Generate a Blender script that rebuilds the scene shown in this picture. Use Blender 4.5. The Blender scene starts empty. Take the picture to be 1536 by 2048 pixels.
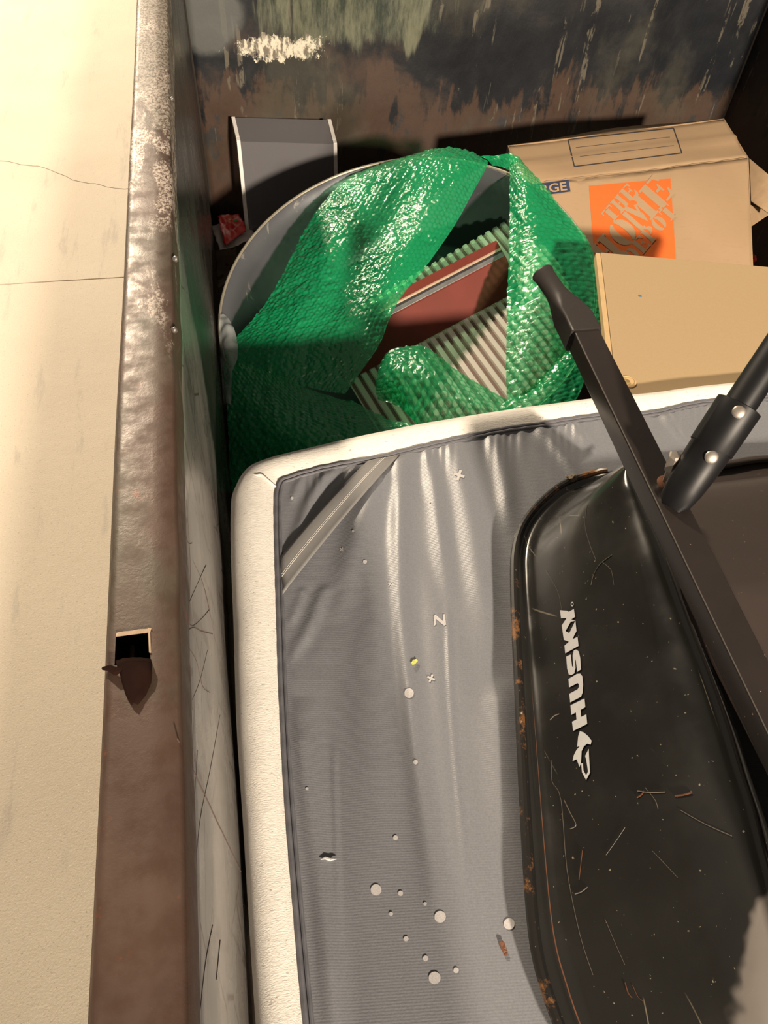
import bpy, bmesh, math, random
import numpy as np
from mathutils import Vector, Matrix, noise as mnoise
from mathutils.bvhtree import BVHTree
random.seed(4)
S = bpy.context.scene
COL = S.collection
# ------------------------------------------------------------------ camera
EYE = 1.65                      # height of the camera above the pavement
F = 1500.0                      # focal length in pixels of the 1536x2048 frame
def _n(v): return v / np.linalg.norm(v)
_nad = _n(np.array([665-768, 2220-1024, F]))
_vv = -(_nad[0]*(318-768)*1.0 + _nad[2]*F) / _nad[1]
_Y = np.array([318-768, _vv, F]); _Y = _n(_Y - _nad*np.dot(_Y, _nad))
_X = np.cross(_Y, -_nad)
M = np.array([_X, _Y, -_nad])   # rows: world axes in camera coordinates (right, down, forward)
cam = bpy.data.cameras.new('camera'); camo = bpy.data.objects.new('camera', cam); COL.objects.link(camo)
cam.sensor_fit = 'VERTICAL'; cam.sensor_height = 36.0; cam.lens = 36.0*F/2048.0
cam.clip_start = 0.02
R = M @ np.diag([1, -1, -1])
m4 = Matrix([[*map(float, R[0]), 0], [*map(float, R[1]), 0], [*map(float, R[2]), 0], [0, 0, 0, 1]])
m4.translation = Vector((0, 0, EYE)); camo.matrix_world = m4
S.camera = camo
# ------------------------------------------------------------------ light, world, exposure
S.view_settings.view_transform = 'Standard'; S.view_settings.look = 'None'
S.view_settings.gamma = 1; S.view_settings.use_curve_mapping = False
S.view_settings.exposure = -0.08
W = bpy.data.worlds.new('world'); S.world = W; W.use_nodes = True
bg = W.node_tree.nodes['Background']; bg.inputs[0].default_value = (1.0, .86, .70, 1); bg.inputs[1].default_value = .16
def lamp(name, loc, target, power, size, color):
    l = bpy.data.lights.new(name, 'AREA'); l.shape = 'DISK'; l.size = size; l.energy = power; l.color = color
    o = bpy.data.objects.new(name, l); COL.objects.link(o); o.location = loc
    o.rotation_euler = (Vector(target)-Vector(loc)).to_track_quat('-Z', 'Y').to_euler()
    return o
lamp('yard_lamp', (1.9, -9.0, 5.2), (.6, 1.2, .8), 3000, .6, (1, .84, .66))       # behind the photographer
lamp('pole_lamp', (-3.0, 9.0, 6.5), (.3, .8, .8), 1750, .5, (1, .83, .62))         # beyond the far end
# ------------------------------------------------------------------ helpers
def ray(u, v): return M @ _n(np.array([u-768., v-1024., F]))
def V(a): return Vector((float(a[0]), float(a[1]), float(a[2]) + EYE))
def pk(u, v, k): d = ray(u, v); return V(d*(-k/d[2]))           # point k metres below the eye
def py(u, v, y): d = ray(u, v); return V(d*(y/d[1]))
def px(u, v, x): d = ray(u, v); return V(d*(x/d[0]))
def pp(u, v, c, n, off=0.0):                                    # point on a plane (c in eye coordinates)
    d = ray(u, v); n = _n(np.array(n, float)); return V(d*((np.dot(c, n)+off)/np.dot(d, n)))
def proj(x, y, z):
    q = np.stack([x, y, z-EYE], -1) @ M; return q[..., 0]/q[..., 2]*F+768, q[..., 1]/q[..., 2]*F+1024
def tag(o, label=None, cat=None, group=None, kind=None):
    if label: o['label'] = label
    if cat: o['category'] = cat
    if group: o['group'] = group
    if kind: o['kind'] = kind
    return o
def empty(name, loc=(0, 0, 0)):
    o = bpy.data.objects.new(name, None); COL.objects.link(o); o.location = loc; o.empty_display_size = .05
    return o
def mesh(name, verts, faces, mat, parent=None, smooth=True, origin=None):
    off = Vector(parent['o3']) if parent is not None and 'o3' in parent else Vector((0, 0, 0))
    if parent is not None:
        off = Vector((0, 0, 0)); p = parent
        while p is not None: off += p.location; p = p.parent
    me = bpy.data.meshes.new(name); vs = [Vector(v) for v in verts]
    if origin is None:
        origin = Vector((sum(v.x for v in vs)/len(vs), sum(v.y for v in vs)/len(vs), min(v.z for v in vs)))
    me.from_pydata([tuple(v-origin) for v in vs], [], faces); me.update()
    if smooth is True: me.polygons.foreach_set('use_smooth', [True]*len(me.polygons))
    o = bpy.data.objects.new(name, me); COL.objects.link(o)
    for m in (mat if isinstance(mat, (list, tuple)) else [mat]): me.materials.append(m)
    o.location = origin-off; o.parent = parent
    return o
def fixn(o):
    bm = bmesh.new(); bm.from_mesh(o.data); bmesh.ops.recalc_face_normals(bm, faces=bm.faces); bm.to_mesh(o.data); bm.free()
    return o
def auto(o, ang=35):
    me = o.data; me.polygons.foreach_set('use_smooth', [True]*len(me.polygons))
    bm = bmesh.new(); bm.from_mesh(me)
    for e in bm.edges:
        if len(e.link_faces) == 2 and e.calc_face_angle(0) > math.radians(ang): e.smooth = False
    bm.to_mesh(me); bm.free(); return o
def bevel(o, w, seg=2):
    b = o.modifiers.new('bevel', 'BEVEL'); b.width = w; b.segments = seg; b.limit_method = 'ANGLE'; return o
def solid(o, t, off=-1):
    b = o.modifiers.new('thickness', 'SOLIDIFY'); b.thickness = t; b.offset = off; return o
def box8(name, p, mat, parent=None, bev=.002):                  # p: 4 bottom + 4 top corners
    f = [(3, 2, 1, 0), (4, 5, 6, 7), (0, 1, 5, 4), (1, 2, 6, 5), (2, 3, 7, 6), (3, 0, 4, 7)]
    o = fixn(mesh(name, p, f, mat, parent, False))
    if bev: bevel(o, bev)
    return o
def slab(name, quad, t, mat, parent=None, bev=.001):            # a quad given thickness along -normal
    q = [Vector(v) for v in quad]; n = (q[1]-q[0]).cross(q[3]-q[0]).normalized()
    return box8(name, [v-n*t for v in q]+q, mat, parent, bev)
def abox(name, x0, x1, y0, y1, z0, z1, mat, parent=None, bev=.002):
    return box8(name, [(x0, y0, z0), (x1, y0, z0), (x1, y1, z0), (x0, y1, z0), (x0, y0, z1), (x1, y0, z1), (x1, y1, z1), (x0, y1, z1)], mat, parent, bev)
def rings(name, R_, mat, parent=None, closed=True, cap=(True, True), smooth=True):
    n = len(R_[0]); vs = [v for r in R_ for v in r]; fs = []
    for i in range(len(R_)-1):
        for j in range(n if closed else n-1):
            k = (j+1) % n; fs.append((i*n+j, i*n+k, (i+1)*n+k, (i+1)*n+j))
    if cap[0]: fs.append(tuple(range(n))[::-1])
    if cap[1]: fs.append(tuple((len(R_)-1)*n+j for j in range(n)))
    return fixn(mesh(name, vs, fs, mat, parent, smooth))
def tube(name, pts, r, mat, parent=None, n=10, flat=1.0):
    pts = [Vector(p) for p in pts]; rs = r if isinstance(r, (list, tuple)) else [r]*len(pts); out = []
    for i, p in enumerate(pts):
        d = (pts[min(i+1, len(pts)-1)]-pts[max(i-1, 0)]).normalized()
        a = d.cross(Vector((0, 0, 1)));
        if a.length < 1e-4: a = Vector((1, 0, 0))
        a.normalize(); b = a.cross(d).normalized()
        out.append([p+(a*math.cos(t)+b*math.sin(t)*flat)*rs[i] for t in [2*math.pi*k/n for k in range(n)]])
    return auto(rings(name, out, mat, parent))
def smooth_pts(P, per=6, closed=False):                         # Catmull-Rom through points of any dimension
    P = [np.array(p, float) for p in P]; out = []; n = len(P)
    for i in range(n-1):
        a, b, c, d = P[max(i-1, 0)], P[i], P[i+1], P[min(i+2, n-1)]
        for k in range(per):
            t = k/per
            out.append(.5*((2*b)+(c-a)*t+(2*a-5*b+4*c-d)*t*t+(3*b-a-3*c+d)*t**3))
    out.append(P[-1]); return out
def resample(P, n):
    P = np.array(P, float); s = np.r_[0, np.cumsum(np.linalg.norm(np.diff(P, axis=0), axis=1))]
    t = np.linspace(0, s[-1], n); return np.stack([np.interp(t, s, P[:, i]) for i in range(P.shape[1])], -1)
def grid(name, G, mat, parent=None, closed_u=False):
    r, c = len(G), len(G[0]); vs = [tuple(G[i][j]) for i in range(r) for j in range(c)]
    fs = [(i*c+j, (i+1)*c+j, (i+1)*c+j+1, i*c+j+1) for i in range(r-1) for j in range(c-1)]
    return mesh(name, vs, fs, mat, parent)
def poly_fill(polys, holes=False):
    """2D polygons -> (verts2d, tris) through bmesh triangle fill (even-odd holes)"""
    bm = bmesh.new()
    for P in polys:
        vv = [bm.verts.new((p[0], p[1], 0)) for p in P]
        for i in range(len(vv)): bm.edges.new((vv[i], vv[(i+1) % len(vv)]))
    bmesh.ops.triangle_fill(bm, edges=bm.edges, use_beauty=True)
    bmesh.ops.subdivide_edges(bm, edges=bm.edges, cuts=1, use_grid_fill=True)
    bmesh.ops.triangulate(bm, faces=bm.faces)
    vs = [tuple(v.co[:2]) for v in bm.verts]; bm.verts.index_update()
    fs = [tuple(v.index for v in f.verts) for f in bm.faces]; bm.free(); return vs, fs
# ------------------------------------------------------------------ materials
class NT:
    def __init__(s, name):
        s.m = bpy.data.materials.new(name); s.m.use_nodes = True; s.t = s.m.node_tree; s.b = s.t.nodes['Principled BSDF']
        s.out = s.t.nodes['Material Output']; s.tc = s.t.nodes.new('ShaderNodeTexCoord')
        s.geo = s.t.nodes.new('ShaderNodeNewGeometry')
    def n(s, k, **kw):
        x = s.t.nodes.new(k)
        for a, v in kw.items(): setattr(x, a, v)
        return x
    def l(s, a, b): s.t.links.new(a, b)
    def inp(s, sock, v):
        if hasattr(v, 'is_output') or isinstance(v, bpy.types.NodeSocket): s.l(v, sock)
        else: sock.default_value = v
    def pos(s, scale=(1, 1, 1), rot=(0, 0, 0), obj=False):
        mp = s.n('ShaderNodeMapping'); s.l(s.tc.outputs['Object'] if obj else s.geo.outputs['Position'], mp.inputs[0])
        mp.inputs['Scale'].default_value = scale; mp.inputs['Rotation'].default_value = rot; return mp.outputs[0]
    def noise(s, vec, sc, det=4, rough=.55, dist=0):
        x = s.n('ShaderNodeTexNoise'); s.l(vec, x.inputs['Vector']); x.inputs['Scale'].default_value = sc
        x.inputs['Detail'].default_value = det; x.inputs['Roughness'].default_value = rough; x.inputs['Distortion'].default_value = dist
        return x.outputs['Fac']
    def math(s, op, a, b=0.0, c=0.0, clamp=False):
        x = s.n('ShaderNodeMath', operation=op); x.use_clamp = clamp
        s.inp(x.inputs[0], a); s.inp(x.inputs[1], b); s.inp(x.inputs[2], c); return x.outputs[0]
    def ramp(s, f, a, b, A=0., B=1.):
        x = s.n('ShaderNodeMapRange', interpolation_type='SMOOTHSTEP'); s.inp(x.inputs[0], f)
        for i, v in enumerate((a, b, A, B)): s.inp(x.inputs[i+1], v)
        return x.outputs[0]
    def mix(s, f, a, b):
        x = s.n('ShaderNodeMix', data_type='RGBA'); s.inp(x.inputs[0], f)
        for i, v in ((6, a), (7, b)): s.inp(x.inputs[i], (*v, 1) if isinstance(v, tuple) and len(v) == 3 else v)
        return x.outputs[2]
    def xyz(s, vec=None):
        x = s.n('ShaderNodeSeparateXYZ'); s.l(vec or s.geo.outputs['Position'], x.inputs[0]); return x.outputs
    def bump(s, h, st=.3, d=.002):
        x = s.n('ShaderNodeBump'); s.inp(x.inputs['Height'], h); x.inputs['Strength'].default_value = st
        x.inputs['Distance'].default_value = d; s.l(x.outputs[0], s.b.inputs['Normal']); return x
    def set(s, col=None, rough=None, metal=None, spec=None, **kw):
        if col is not None: s.inp(s.b.inputs['Base Color'], (*col, 1) if isinstance(col, tuple) else col)
        if rough is not None: s.inp(s.b.inputs['Roughness'], rough)
        if metal is not None: s.inp(s.b.inputs['Metallic'], metal)
        if spec is not None: s.inp(s.b.inputs['Specular IOR Level'], spec)
        for k, v in kw.items(): s.inp(s.b.inputs[k.replace('_', ' ')], v)
        return s
def plain(name, col, rough=.5, metal=0, spec=.5, var=.12, sc=60):
    t = NT(name); f = t.noise(t.pos(), sc, 5)
    c2 = tuple(c*(1-var*2) for c in col)
    t.set(t.mix(f, c2, tuple(min(1, c*(1+var)) for c in col)), rough, metal, spec); return t.m
# pavement
t = NT('concrete_pavement'); p = t.pos()
c = t.mix(t.noise(p, 2.2, 5), (.52, .45, .36), (.66, .59, .48))
c = t.mix(t.ramp(t.noise(p, 160, 3, .7), .58, .72), c, (.42, .36, .28))
c = t.mix(t.ramp(t.noise(p, 260, 2, .7), .60, .75), c, (.78, .72, .62))
c = t.mix(t.ramp(t.noise(t.pos((6, 1, 1), (0, 0, .3)), 2.4, 6, .7), .56, .70, 0, .45), c, (.36, .33, .30))
t.set(c, .72, 0, .3); t.bump(t.math('ADD', t.noise(p, 220, 3, .7), t.noise(p, 30, 4)), .35, .003); M_conc = t.m
# rusty dumpster rim
t = NT('rusty_brown_rim'); p = t.pos(); o = t.xyz()
brown = t.mix(t.noise(p, 14, 6), (.042, .022, .015), (.095, .056, .040))
gw = t.ramp(t.math('ADD', t.noise(t.pos((1, .35, 1)), 26, 7, .7, .5), t.ramp(o[1], .45, 1.3, -.10, .10)), .48, .55)
gw = t.math('MULTIPLY', gw, t.ramp(t.noise(t.pos((1, .6, 1)), 300, 3, .8), .40, .60))
c = t.mix(t.math('MULTIPLY', gw, t.ramp(o[1], .3, .9, 0, .9)), brown, (.55, .47, .40))  # pale speckle growing toward the far end: lamp glints put into the colour
c = t.mix(t.ramp(t.noise(t.pos((1, .35, 1)), 7, 6, .65), .46, .60, 0, .6), c, (.065, .060, .042))
c = t.mix(t.ramp(t.noise(p, 40, 6, .7), .62, .70, 0, .7), c, (.16, .05, .022))
t.set(c, t.ramp(t.noise(p, 50, 4), .3, .7, .38, .62), .15, .5); t.bump(t.noise(p, 260, 3, .7), .25, .0008); M_rim = t.m
# painted steel walls
def wall_mat(name, left=False):
    t = NT(name); o = t.xyz(); p = t.pos(); ax = o[1] if left else o[0]
    base = t.mix(t.noise(p, 7, 5), (.004, .005, .007), (.013, .015, .019))
    if left:
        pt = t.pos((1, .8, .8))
        g = t.ramp(t.math('ADD', t.noise(pt, 6, 6, .6), t.ramp(o[1], .72, 1.0, .25, -.30)), .36, .56)  # near part lighter: the mattress's reflection painted into the colour
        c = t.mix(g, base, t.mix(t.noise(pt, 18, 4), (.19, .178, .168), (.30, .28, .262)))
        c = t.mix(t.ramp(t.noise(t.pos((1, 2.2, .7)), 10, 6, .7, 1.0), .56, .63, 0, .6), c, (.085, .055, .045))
        c = t.mix(t.ramp(o[1], .75, 1.25, 0, .9), c, t.mix(t.noise(pt, 20, 4), (.028, .024, .020), (.075, .06, .05)))  # far part darker: reflected darkness painted in as well
        # long thin scratches
        sc = t.n('ShaderNodeTexVoronoi', feature='DISTANCE_TO_EDGE'); t.l(t.pos((1, 2.2, 5), (.5, 0, 0)), sc.inputs[0]); sc.inputs['Scale'].default_value = 3
        c = t.mix(t.ramp(sc.outputs['Distance'], .004, .012, .8, 0), c, (.05, .025, .018))
        t.set(c, t.ramp(t.noise(pt, 8, 4), .3, .7, .20, .36), .30, .6)
        t.bump(t.noise(t.pos((1, .6, 1)), 9, 3), .10, .004); return t.m
    ps = t.pos((1, 1, .22)); n1 = t.noise(ps, 16, 7, .62, .4); n2 = t.noise(p, 4.2, 7, .62, .3); nf = t.noise(t.pos((1, 1, .5)), 60, 5, .7)
    # rust-brown band low on the wall, ragged drips above it
    zz = o[2]; lim = t.math('ADD', t.math('MULTIPLY', t.math('SUBTRACT', n1, .5), .62), t.math('MULTIPLY', t.math('SUBTRACT', n2, .5), .35))
    lim = t.math('ADD', lim, t.math('MULTIPLY', t.ramp(o[0], .2, 1.5), -.06))
    rust = t.ramp(t.math('SUBTRACT', t.math('ADD', zz, t.math('MULTIPLY', t.math('SUBTRACT', nf, .5), .10)), lim), .60, .665, 1, 0)
    rc = t.mix(t.noise(p, 9, 6, .65), (.030, .021, .016), (.078, .044, .029))
    rc = t.mix(t.ramp(t.noise(t.pos((1, 1, .6)), 15, 6, .7), .56, .63, 0, .85), rc, (.028, .030, .032))
    rust = t.math('MAXIMUM', rust, t.math('MULTIPLY', t.ramp(n2, .50, .66), t.ramp(zz, .70, .95, .75, 0)))
    c = t.mix(rust, base, rc)
    c = t.mix(t.math('MULTIPLY', t.ramp(t.noise(t.pos((1, 1, .7)), 3.5, 6, .6), .50, .66), .45), c, (.075, .07, .05))
    # thin light drips
    dr = t.n('ShaderNodeTexNoise'); t.l(t.pos((1, 1, .05)), dr.inputs[0]); dr.inputs['Scale'].default_value = 42; dr.inputs['Detail'].default_value = 4
    dm = t.math('MULTIPLY', t.ramp(dr.outputs['Fac'], .60, .64), t.ramp(t.noise(t.pos((1, 1, .5)), 18, 5, .7), .50, .57))
    c = t.mix(t.math('MULTIPLY', dm, .75), c, (.13, .115, .085))
    # green-grey washed patch and white flaked patch near the left end
    def blob(cx, cz, rx, rz, amp, nn):
        a = t.math('DIVIDE', t.math('SUBTRACT', o[0], cx), rx); b = t.math('DIVIDE', t.math('SUBTRACT', zz, cz), rz)
        r = t.math('SQRT', t.math('ADD', t.math('MULTIPLY', a, a), t.math('MULTIPLY', b, b)))
        return t.math('ADD', r, t.math('MULTIPLY', t.math('SUBTRACT', nn, .5), amp))
    g = t.ramp(blob(.42, .86, .30, .12, 2.0, n1), .75, 1.05, 1, 0)
    c = t.mix(t.math('MULTIPLY', g, .9), c, t.mix(t.ramp(t.noise(ps, 20, 6, .75), .35, .65), (.022, .032, .024), (.15, .155, .105)))
    g = t.ramp(blob(.19, .755, .13, .036, 3.4, t.noise(t.pos((1, 1, .8)), 28, 6, .8)), .8, .95, 1, 0)
    c = t.mix(g, c, t.mix(t.ramp(nf, .42, .55), (.16, .14, .11), (.62, .58, .47)))
    g = t.ramp(blob(-.01, .84, .11, .10, 1.2, n2), .8, 1.1, 1, 0)
    c = t.mix(t.math('MULTIPLY', g, .8), c, (.11, .115, .11))
    t.set(c, t.ramp(n2, .3, .7, .36, .55), .1, .5); t.bump(t.math('ADD', n1, nf), .2, .003); return t.m
M_wall = wall_mat('worn_painted_steel'); M_wallL = wall_mat('worn_steel_painted_reflection', True)
M_scrl = plain('brown_scratch', (.075, .042, .032), .7)
M_scr = plain('dull_scratch', (.13, .11, .09), .5)
M_dark = plain('dark_dirty_steel', (.03, .024, .02), .7, .2, .3)
M_floor = plain('dirty_floor_steel', (.075, .055, .042), .8, .1, .3, .3, 18)
M_flap = plain('rusty_steel_painted_shade', (.014, .005, .003), .95, 0, .1, .3, 90)
M_hole = plain('rust_dark_cavity', (.02, .008, .005), .9, 0, .2)
M_bright = plain('bare_bright_edge', (.40, .29, .20), .5, .3)
# fabrics
t = NT('heather_white_jersey'); p = t.pos()
c = t.mix(t.noise(t.pos((1, 9, 9)), 40, 4, .7), (.62, .585, .53), (.88, .85, .79))
c = t.mix(t.ramp(t.noise(t.pos((2.0, 6, 5)), 52, 3, .8), .60, .70, 0, .85), c, (.33, .29, .25))
c = t.mix(t.ramp(t.noise(p, 6, 4), .55, .75, 0, .22), c, (.50, .45, .37))
t.set(c, .9, 0, .2, Sheen_Weight=.3); t.bump(t.noise(t.pos((1, 5, 5)), 140, 3, .7), .5, .0012); M_white = t.m
t = NT('grey_satin_tricot'); p = t.pos()
wv = t.n('ShaderNodeTexWave', wave_type='BANDS', bands_direction='Y'); t.l(t.pos((1, 1, 1), (0, 0, .12)), wv.inputs[0]); wv.inputs['Scale'].default_value = 120; wv.inputs['Distortion'].default_value = .6
c = t.mix(t.noise(p, 420, 3, .8), (.115, .122, .140), (.235, .238, .255))
t.set(c, .43, .10, .6, Sheen_Weight=.15); t.bump(t.math('ADD', t.math('MULTIPLY', wv.outputs['Fac'], .35), t.noise(p, 500, 2, .8)), .35, .0006); M_grey = t.m
M_pipe = plain('dark_grey_elastic', (.12, .12, .135), .65, 0, .4, .15, 200)
M_strap = plain('grey_elastic_strap', (.21, .205, .20), .8, 0, .3, .12, 500)
M_stitch = plain('pale_stitching', (.50, .48, .45), .8, 0, .3)
M_print = plain('pale_grey_print', (.50, .48, .48), .6, 0, .4, .25, 900)
# cardboard & boards
t = NT('brown_cardboard'); p = t.pos()
c = t.mix(t.noise(p, 5, 5), (.315, .212, .122), (.395, .275, .165))
c = t.mix(t.ramp(t.noise(t.pos((1, 6, 6)), 30, 4, .7), .5, .8, 0, .35), c, (.28, .185, .105))
t.set(c, .82, 0, .25); t.bump(t.noise(t.pos((9, 1, 1)), 70, 2), .10, .001); M_card = t.m
M_cardin = plain('cardboard_inside', (.36, .25, .15), .85, 0, .2)
M_orange = plain('orange_print', (.66, .135, .026), .7, 0, .3, .05, 90)
M_navy = plain('navy_print', (.035, .045, .085), .7, 0, .3, .1)
M_ink = plain('thin_ink_line', (.05, .045, .05), .8, 0, .2)
t = NT('tan_laminated_board'); p = t.pos()
c = t.mix(t.noise(p, 420, 3, .8), (.325, .230, .125), (.415, .302, .175))
t.set(c, .42, 0, .45); t.bump(t.noise(p, 300, 2), .08, .0005); M_board = t.m
M_band = plain('pale_edge_band', (.52, .36, .18), .5)
M_brass = plain('brass_cam', (.55, .42, .20), .35, .7)
M_blue = plain('blue_mark', (.06, .16, .32), .6)
# wheelbarrow
t = NT('scratched_black_enamel'); p = t.pos(); o = t.xyz()
c = t.mix(t.noise(p, 5, 5), (.009, .009, .0085), (.020, .019, .017))
sp = t.ramp(t.noise(p, 190, 2, .6), .715, .76)
c = t.mix(t.math('MULTIPLY', sp, .8), c, (.30, .26, .18))
w1 = t.n('ShaderNodeTexVoronoi', feature='DISTANCE_TO_EDGE'); t.l(t.pos((5, 1, 1), (0, 0, .25)), w1.inputs[0]); w1.inputs['Scale'].default_value = 4
sm = t.math('MULTIPLY', t.ramp(w1.outputs['Distance'], .003, .009, 1, 0), t.ramp(t.noise(p, 8, 3), .55, .62))
c = t.mix(t.math('MULTIPLY', sm, .7), c, (.22, .19, .14))
c = t.mix(t.ramp(t.noise(p, 26, 6, .75), .70, .74, 0, .8), c, (.24, .10, .035))
worn = t.ramp(t.math('ADD', t.math('MULTIPLY', t.noise(t.pos((1, 1, 1)), 7, 4, .55), .5), t.math('ADD', t.ramp(o[1], .02, .16, .50, 0), t.ramp(o[0], .26, .44, -.30, .06))), .60, .64)  # grey front corner: bare metal, with a reflection painted into the colour
c = t.mix(worn, c, t.mix(t.noise(p, 14, 5), (.10, .088, .078), (.19, .17, .155)))
t.set(c, t.ramp(t.noise(p, 12, 5), .3, .75, .16, .38), 0, .55, Coat_Weight=.25, Coat_Roughness=.12)
t.bump(t.math('ADD', t.noise(p, 5, 3), t.math('MULTIPLY', sp, .05)), .18, .01); M_enamel = t.m
t = NT('brown_tinged_enamel'); p = t.pos()
c = t.mix(t.noise(p, 6, 5), (.034, .026, .023), (.060, .045, .040))
c = t.mix(t.ramp(t.noise(p, 120, 3, .7), .66, .74, 0, .8), c, (.17, .13, .10))
t.set(c, .40, .1, .5); t.bump(t.noise(p, 8, 4), .2, .006); M_enamel2 = t.m
t = NT('rusty_black_lip'); p = t.pos()
c = t.mix(t.ramp(t.noise(p, 22, 6, .75), .52, .62), (.014, .013, .012), (.19, .085, .03))
c = t.mix(t.ramp(t.noise(p, 90, 3, .7), .68, .75), c, (.34, .32, .24))
t.set(c, .35, .1, .5); M_lip = t.m
t = NT('black_powder_coated_tube'); p = t.pos()
c = t.mix(t.noise(p, 9, 5), (.014, .012, .011), (.034, .026, .023))
c = t.mix(t.ramp(t.noise(p, 150, 2, .6), .73, .77), c, (.25, .2, .16))
t.set(c, .26, .1, .6); M_tube = t.m
M_grip = plain('black_plastic_grip', (.030, .026, .024), .42, 0, .5, .1, 300)
M_leg = plain('matt_black_leg', (.006, .006, .007), .45, 0, .3)
M_chrome = plain('worn_steel_fastener', (.36, .32, .28), .45, .7, .5, .2, 120)
M_edge = plain('worn_bare_edge', (.20, .18, .16), .4, .6)
M_rust = plain('orange_rust', (.13, .052, .026), .8, .1, .3, .3, 150)
M_logo = plain('pale_grey_paint', (.56, .56, .57), .55, 0, .4, .06, 200)
# tub
t = NT('slate_grey_galvanised'); p = t.pos()
c = t.mix(t.noise(p, 5, 6), (.065, .070, .080), (.15, .155, .17))
c = t.mix(t.ramp(t.noise(t.pos((1, 1, .5), (0, .4, .4)), 16, 7, .7, .6), .60, .68, 0, .8), c, (.34, .32, .27))
c = t.mix(t.ramp(t.noise(t.pos((3, 1, 1), (0, 0, .8)), 9, 6, .7, 1), .64, .68, 0, .6), c, (.20, .24, .23))
t.set(c, .40, .4, .5); t.bump(t.noise(p, 9, 4), .15, .005); M_tub = t.m
M_tubrim = plain('pale_worn_rim', (.34, .31, .24), .5, .4)
M_alu = plain('ribbed_pale_metal', (.86, .80, .72), .36, .25, .5, .06, 14)
M_groove = plain('dirt_in_the_grooves', (.22, .14, .11), .7)
M_maroon = plain('maroon_paint', (.15, .028, .018), .6, 0, .25, .18, 12)
M_slotdark = plain('dark_slot_rubber', (.03, .025, .03), .5)
M_zinc = plain('zinc_strip', (.30, .30, .30), .4, .6, .5, .3, 30)
M_acr_edge = plain('white_acrylic_edge', (.66, .63, .60), .4)
t = NT('frosted_acrylic'); tr = t.n('ShaderNodeBsdfTransparent'); tr.inputs[0].default_value = (.80, .80, .82, 1)
mx = t.n('ShaderNodeMixShader'); mx.inputs[0].default_value = .55; t.set((.17, .165, .175), .32, 0, .5)
t.l(tr.outputs[0], mx.inputs[1]); t.l(t.b.outputs[0], mx.inputs[2]); t.l(mx.outputs[0], t.out.inputs[0]); M_acr = t.m
t = NT('clear_thin_plastic'); tr = t.n('ShaderNodeBsdfTransparent'); tr.inputs[0].default_value = (.92, .95, .95, 1)
mx = t.n('ShaderNodeMixShader'); mx.inputs[0].default_value = .40; t.set((.50, .54, .54), .15, 0, .6)
t.l(tr.outputs[0], mx.inputs[1]); t.l(t.b.outputs[0], mx.inputs[2]); t.l(mx.outputs[0], t.out.inputs[0]); M_film = t.m
# bubble wrap: tinted film, denser where two films meet between the bubbles
t = NT('green_bubble_film'); at = t.n('ShaderNodeAttribute', attribute_name='seam'); sf = at.outputs['Fac']
g = t.mix(sf, (.020, .56, .22), (.004, .36, .12))
tr = t.n('ShaderNodeBsdfTransparent'); t.l(t.mix(sf, (.56, .95, .68), (.26, .80, .46)), tr.inputs[0])
tl = t.n('ShaderNodeBsdfTranslucent'); t.l(g, tl.inputs[0])
t.set(g, .16, 0, .7, Coat_Weight=1.0, Coat_Roughness=.03, Coat_IOR=1.7)
t.bump(t.noise(t.pos(), 190, 3, .75), .6, .0014)
m1 = t.n('ShaderNodeMixShader'); m1.inputs[0].default_value = .72; t.l(tl.outputs[0], m1.inputs[1]); t.l(t.b.outputs[0], m1.inputs[2])
m2 = t.n('ShaderNodeMixShader'); t.l(t.math('SUBTRACT', .50, t.math('MULTIPLY', sf, -.20)), m2.inputs[0]); t.l(tr.outputs[0], m2.inputs[1]); t.l(m1.outputs[0], m2.inputs[2])
t.l(m2.outputs[0], t.out.inputs[0]); M_wrap = t.m
M_red = plain('red_wrapper_foil', (.62, .012, .012), .25, 0, .6, .1, 40)
M_paper = plain('crumpled_white_paper', (.55, .50, .47), .6)
M_dirt = plain('dirty_cardboard_scrap', (.19, .15, .11), .85, 0, .2, .3, 20)
M_yel = plain('yellow_leaf', (.62, .62, .16), .6); M_brn = plain('brown_leaf', (.13, .045, .018), .6)
M_grn = plain('green_dot', (.06, .30, .05), .5); M_odot = plain('orange_dot', (.75, .32, .03), .5)
M_redlens = plain('red_plastic', (.20, .008, .01), .3)
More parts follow.
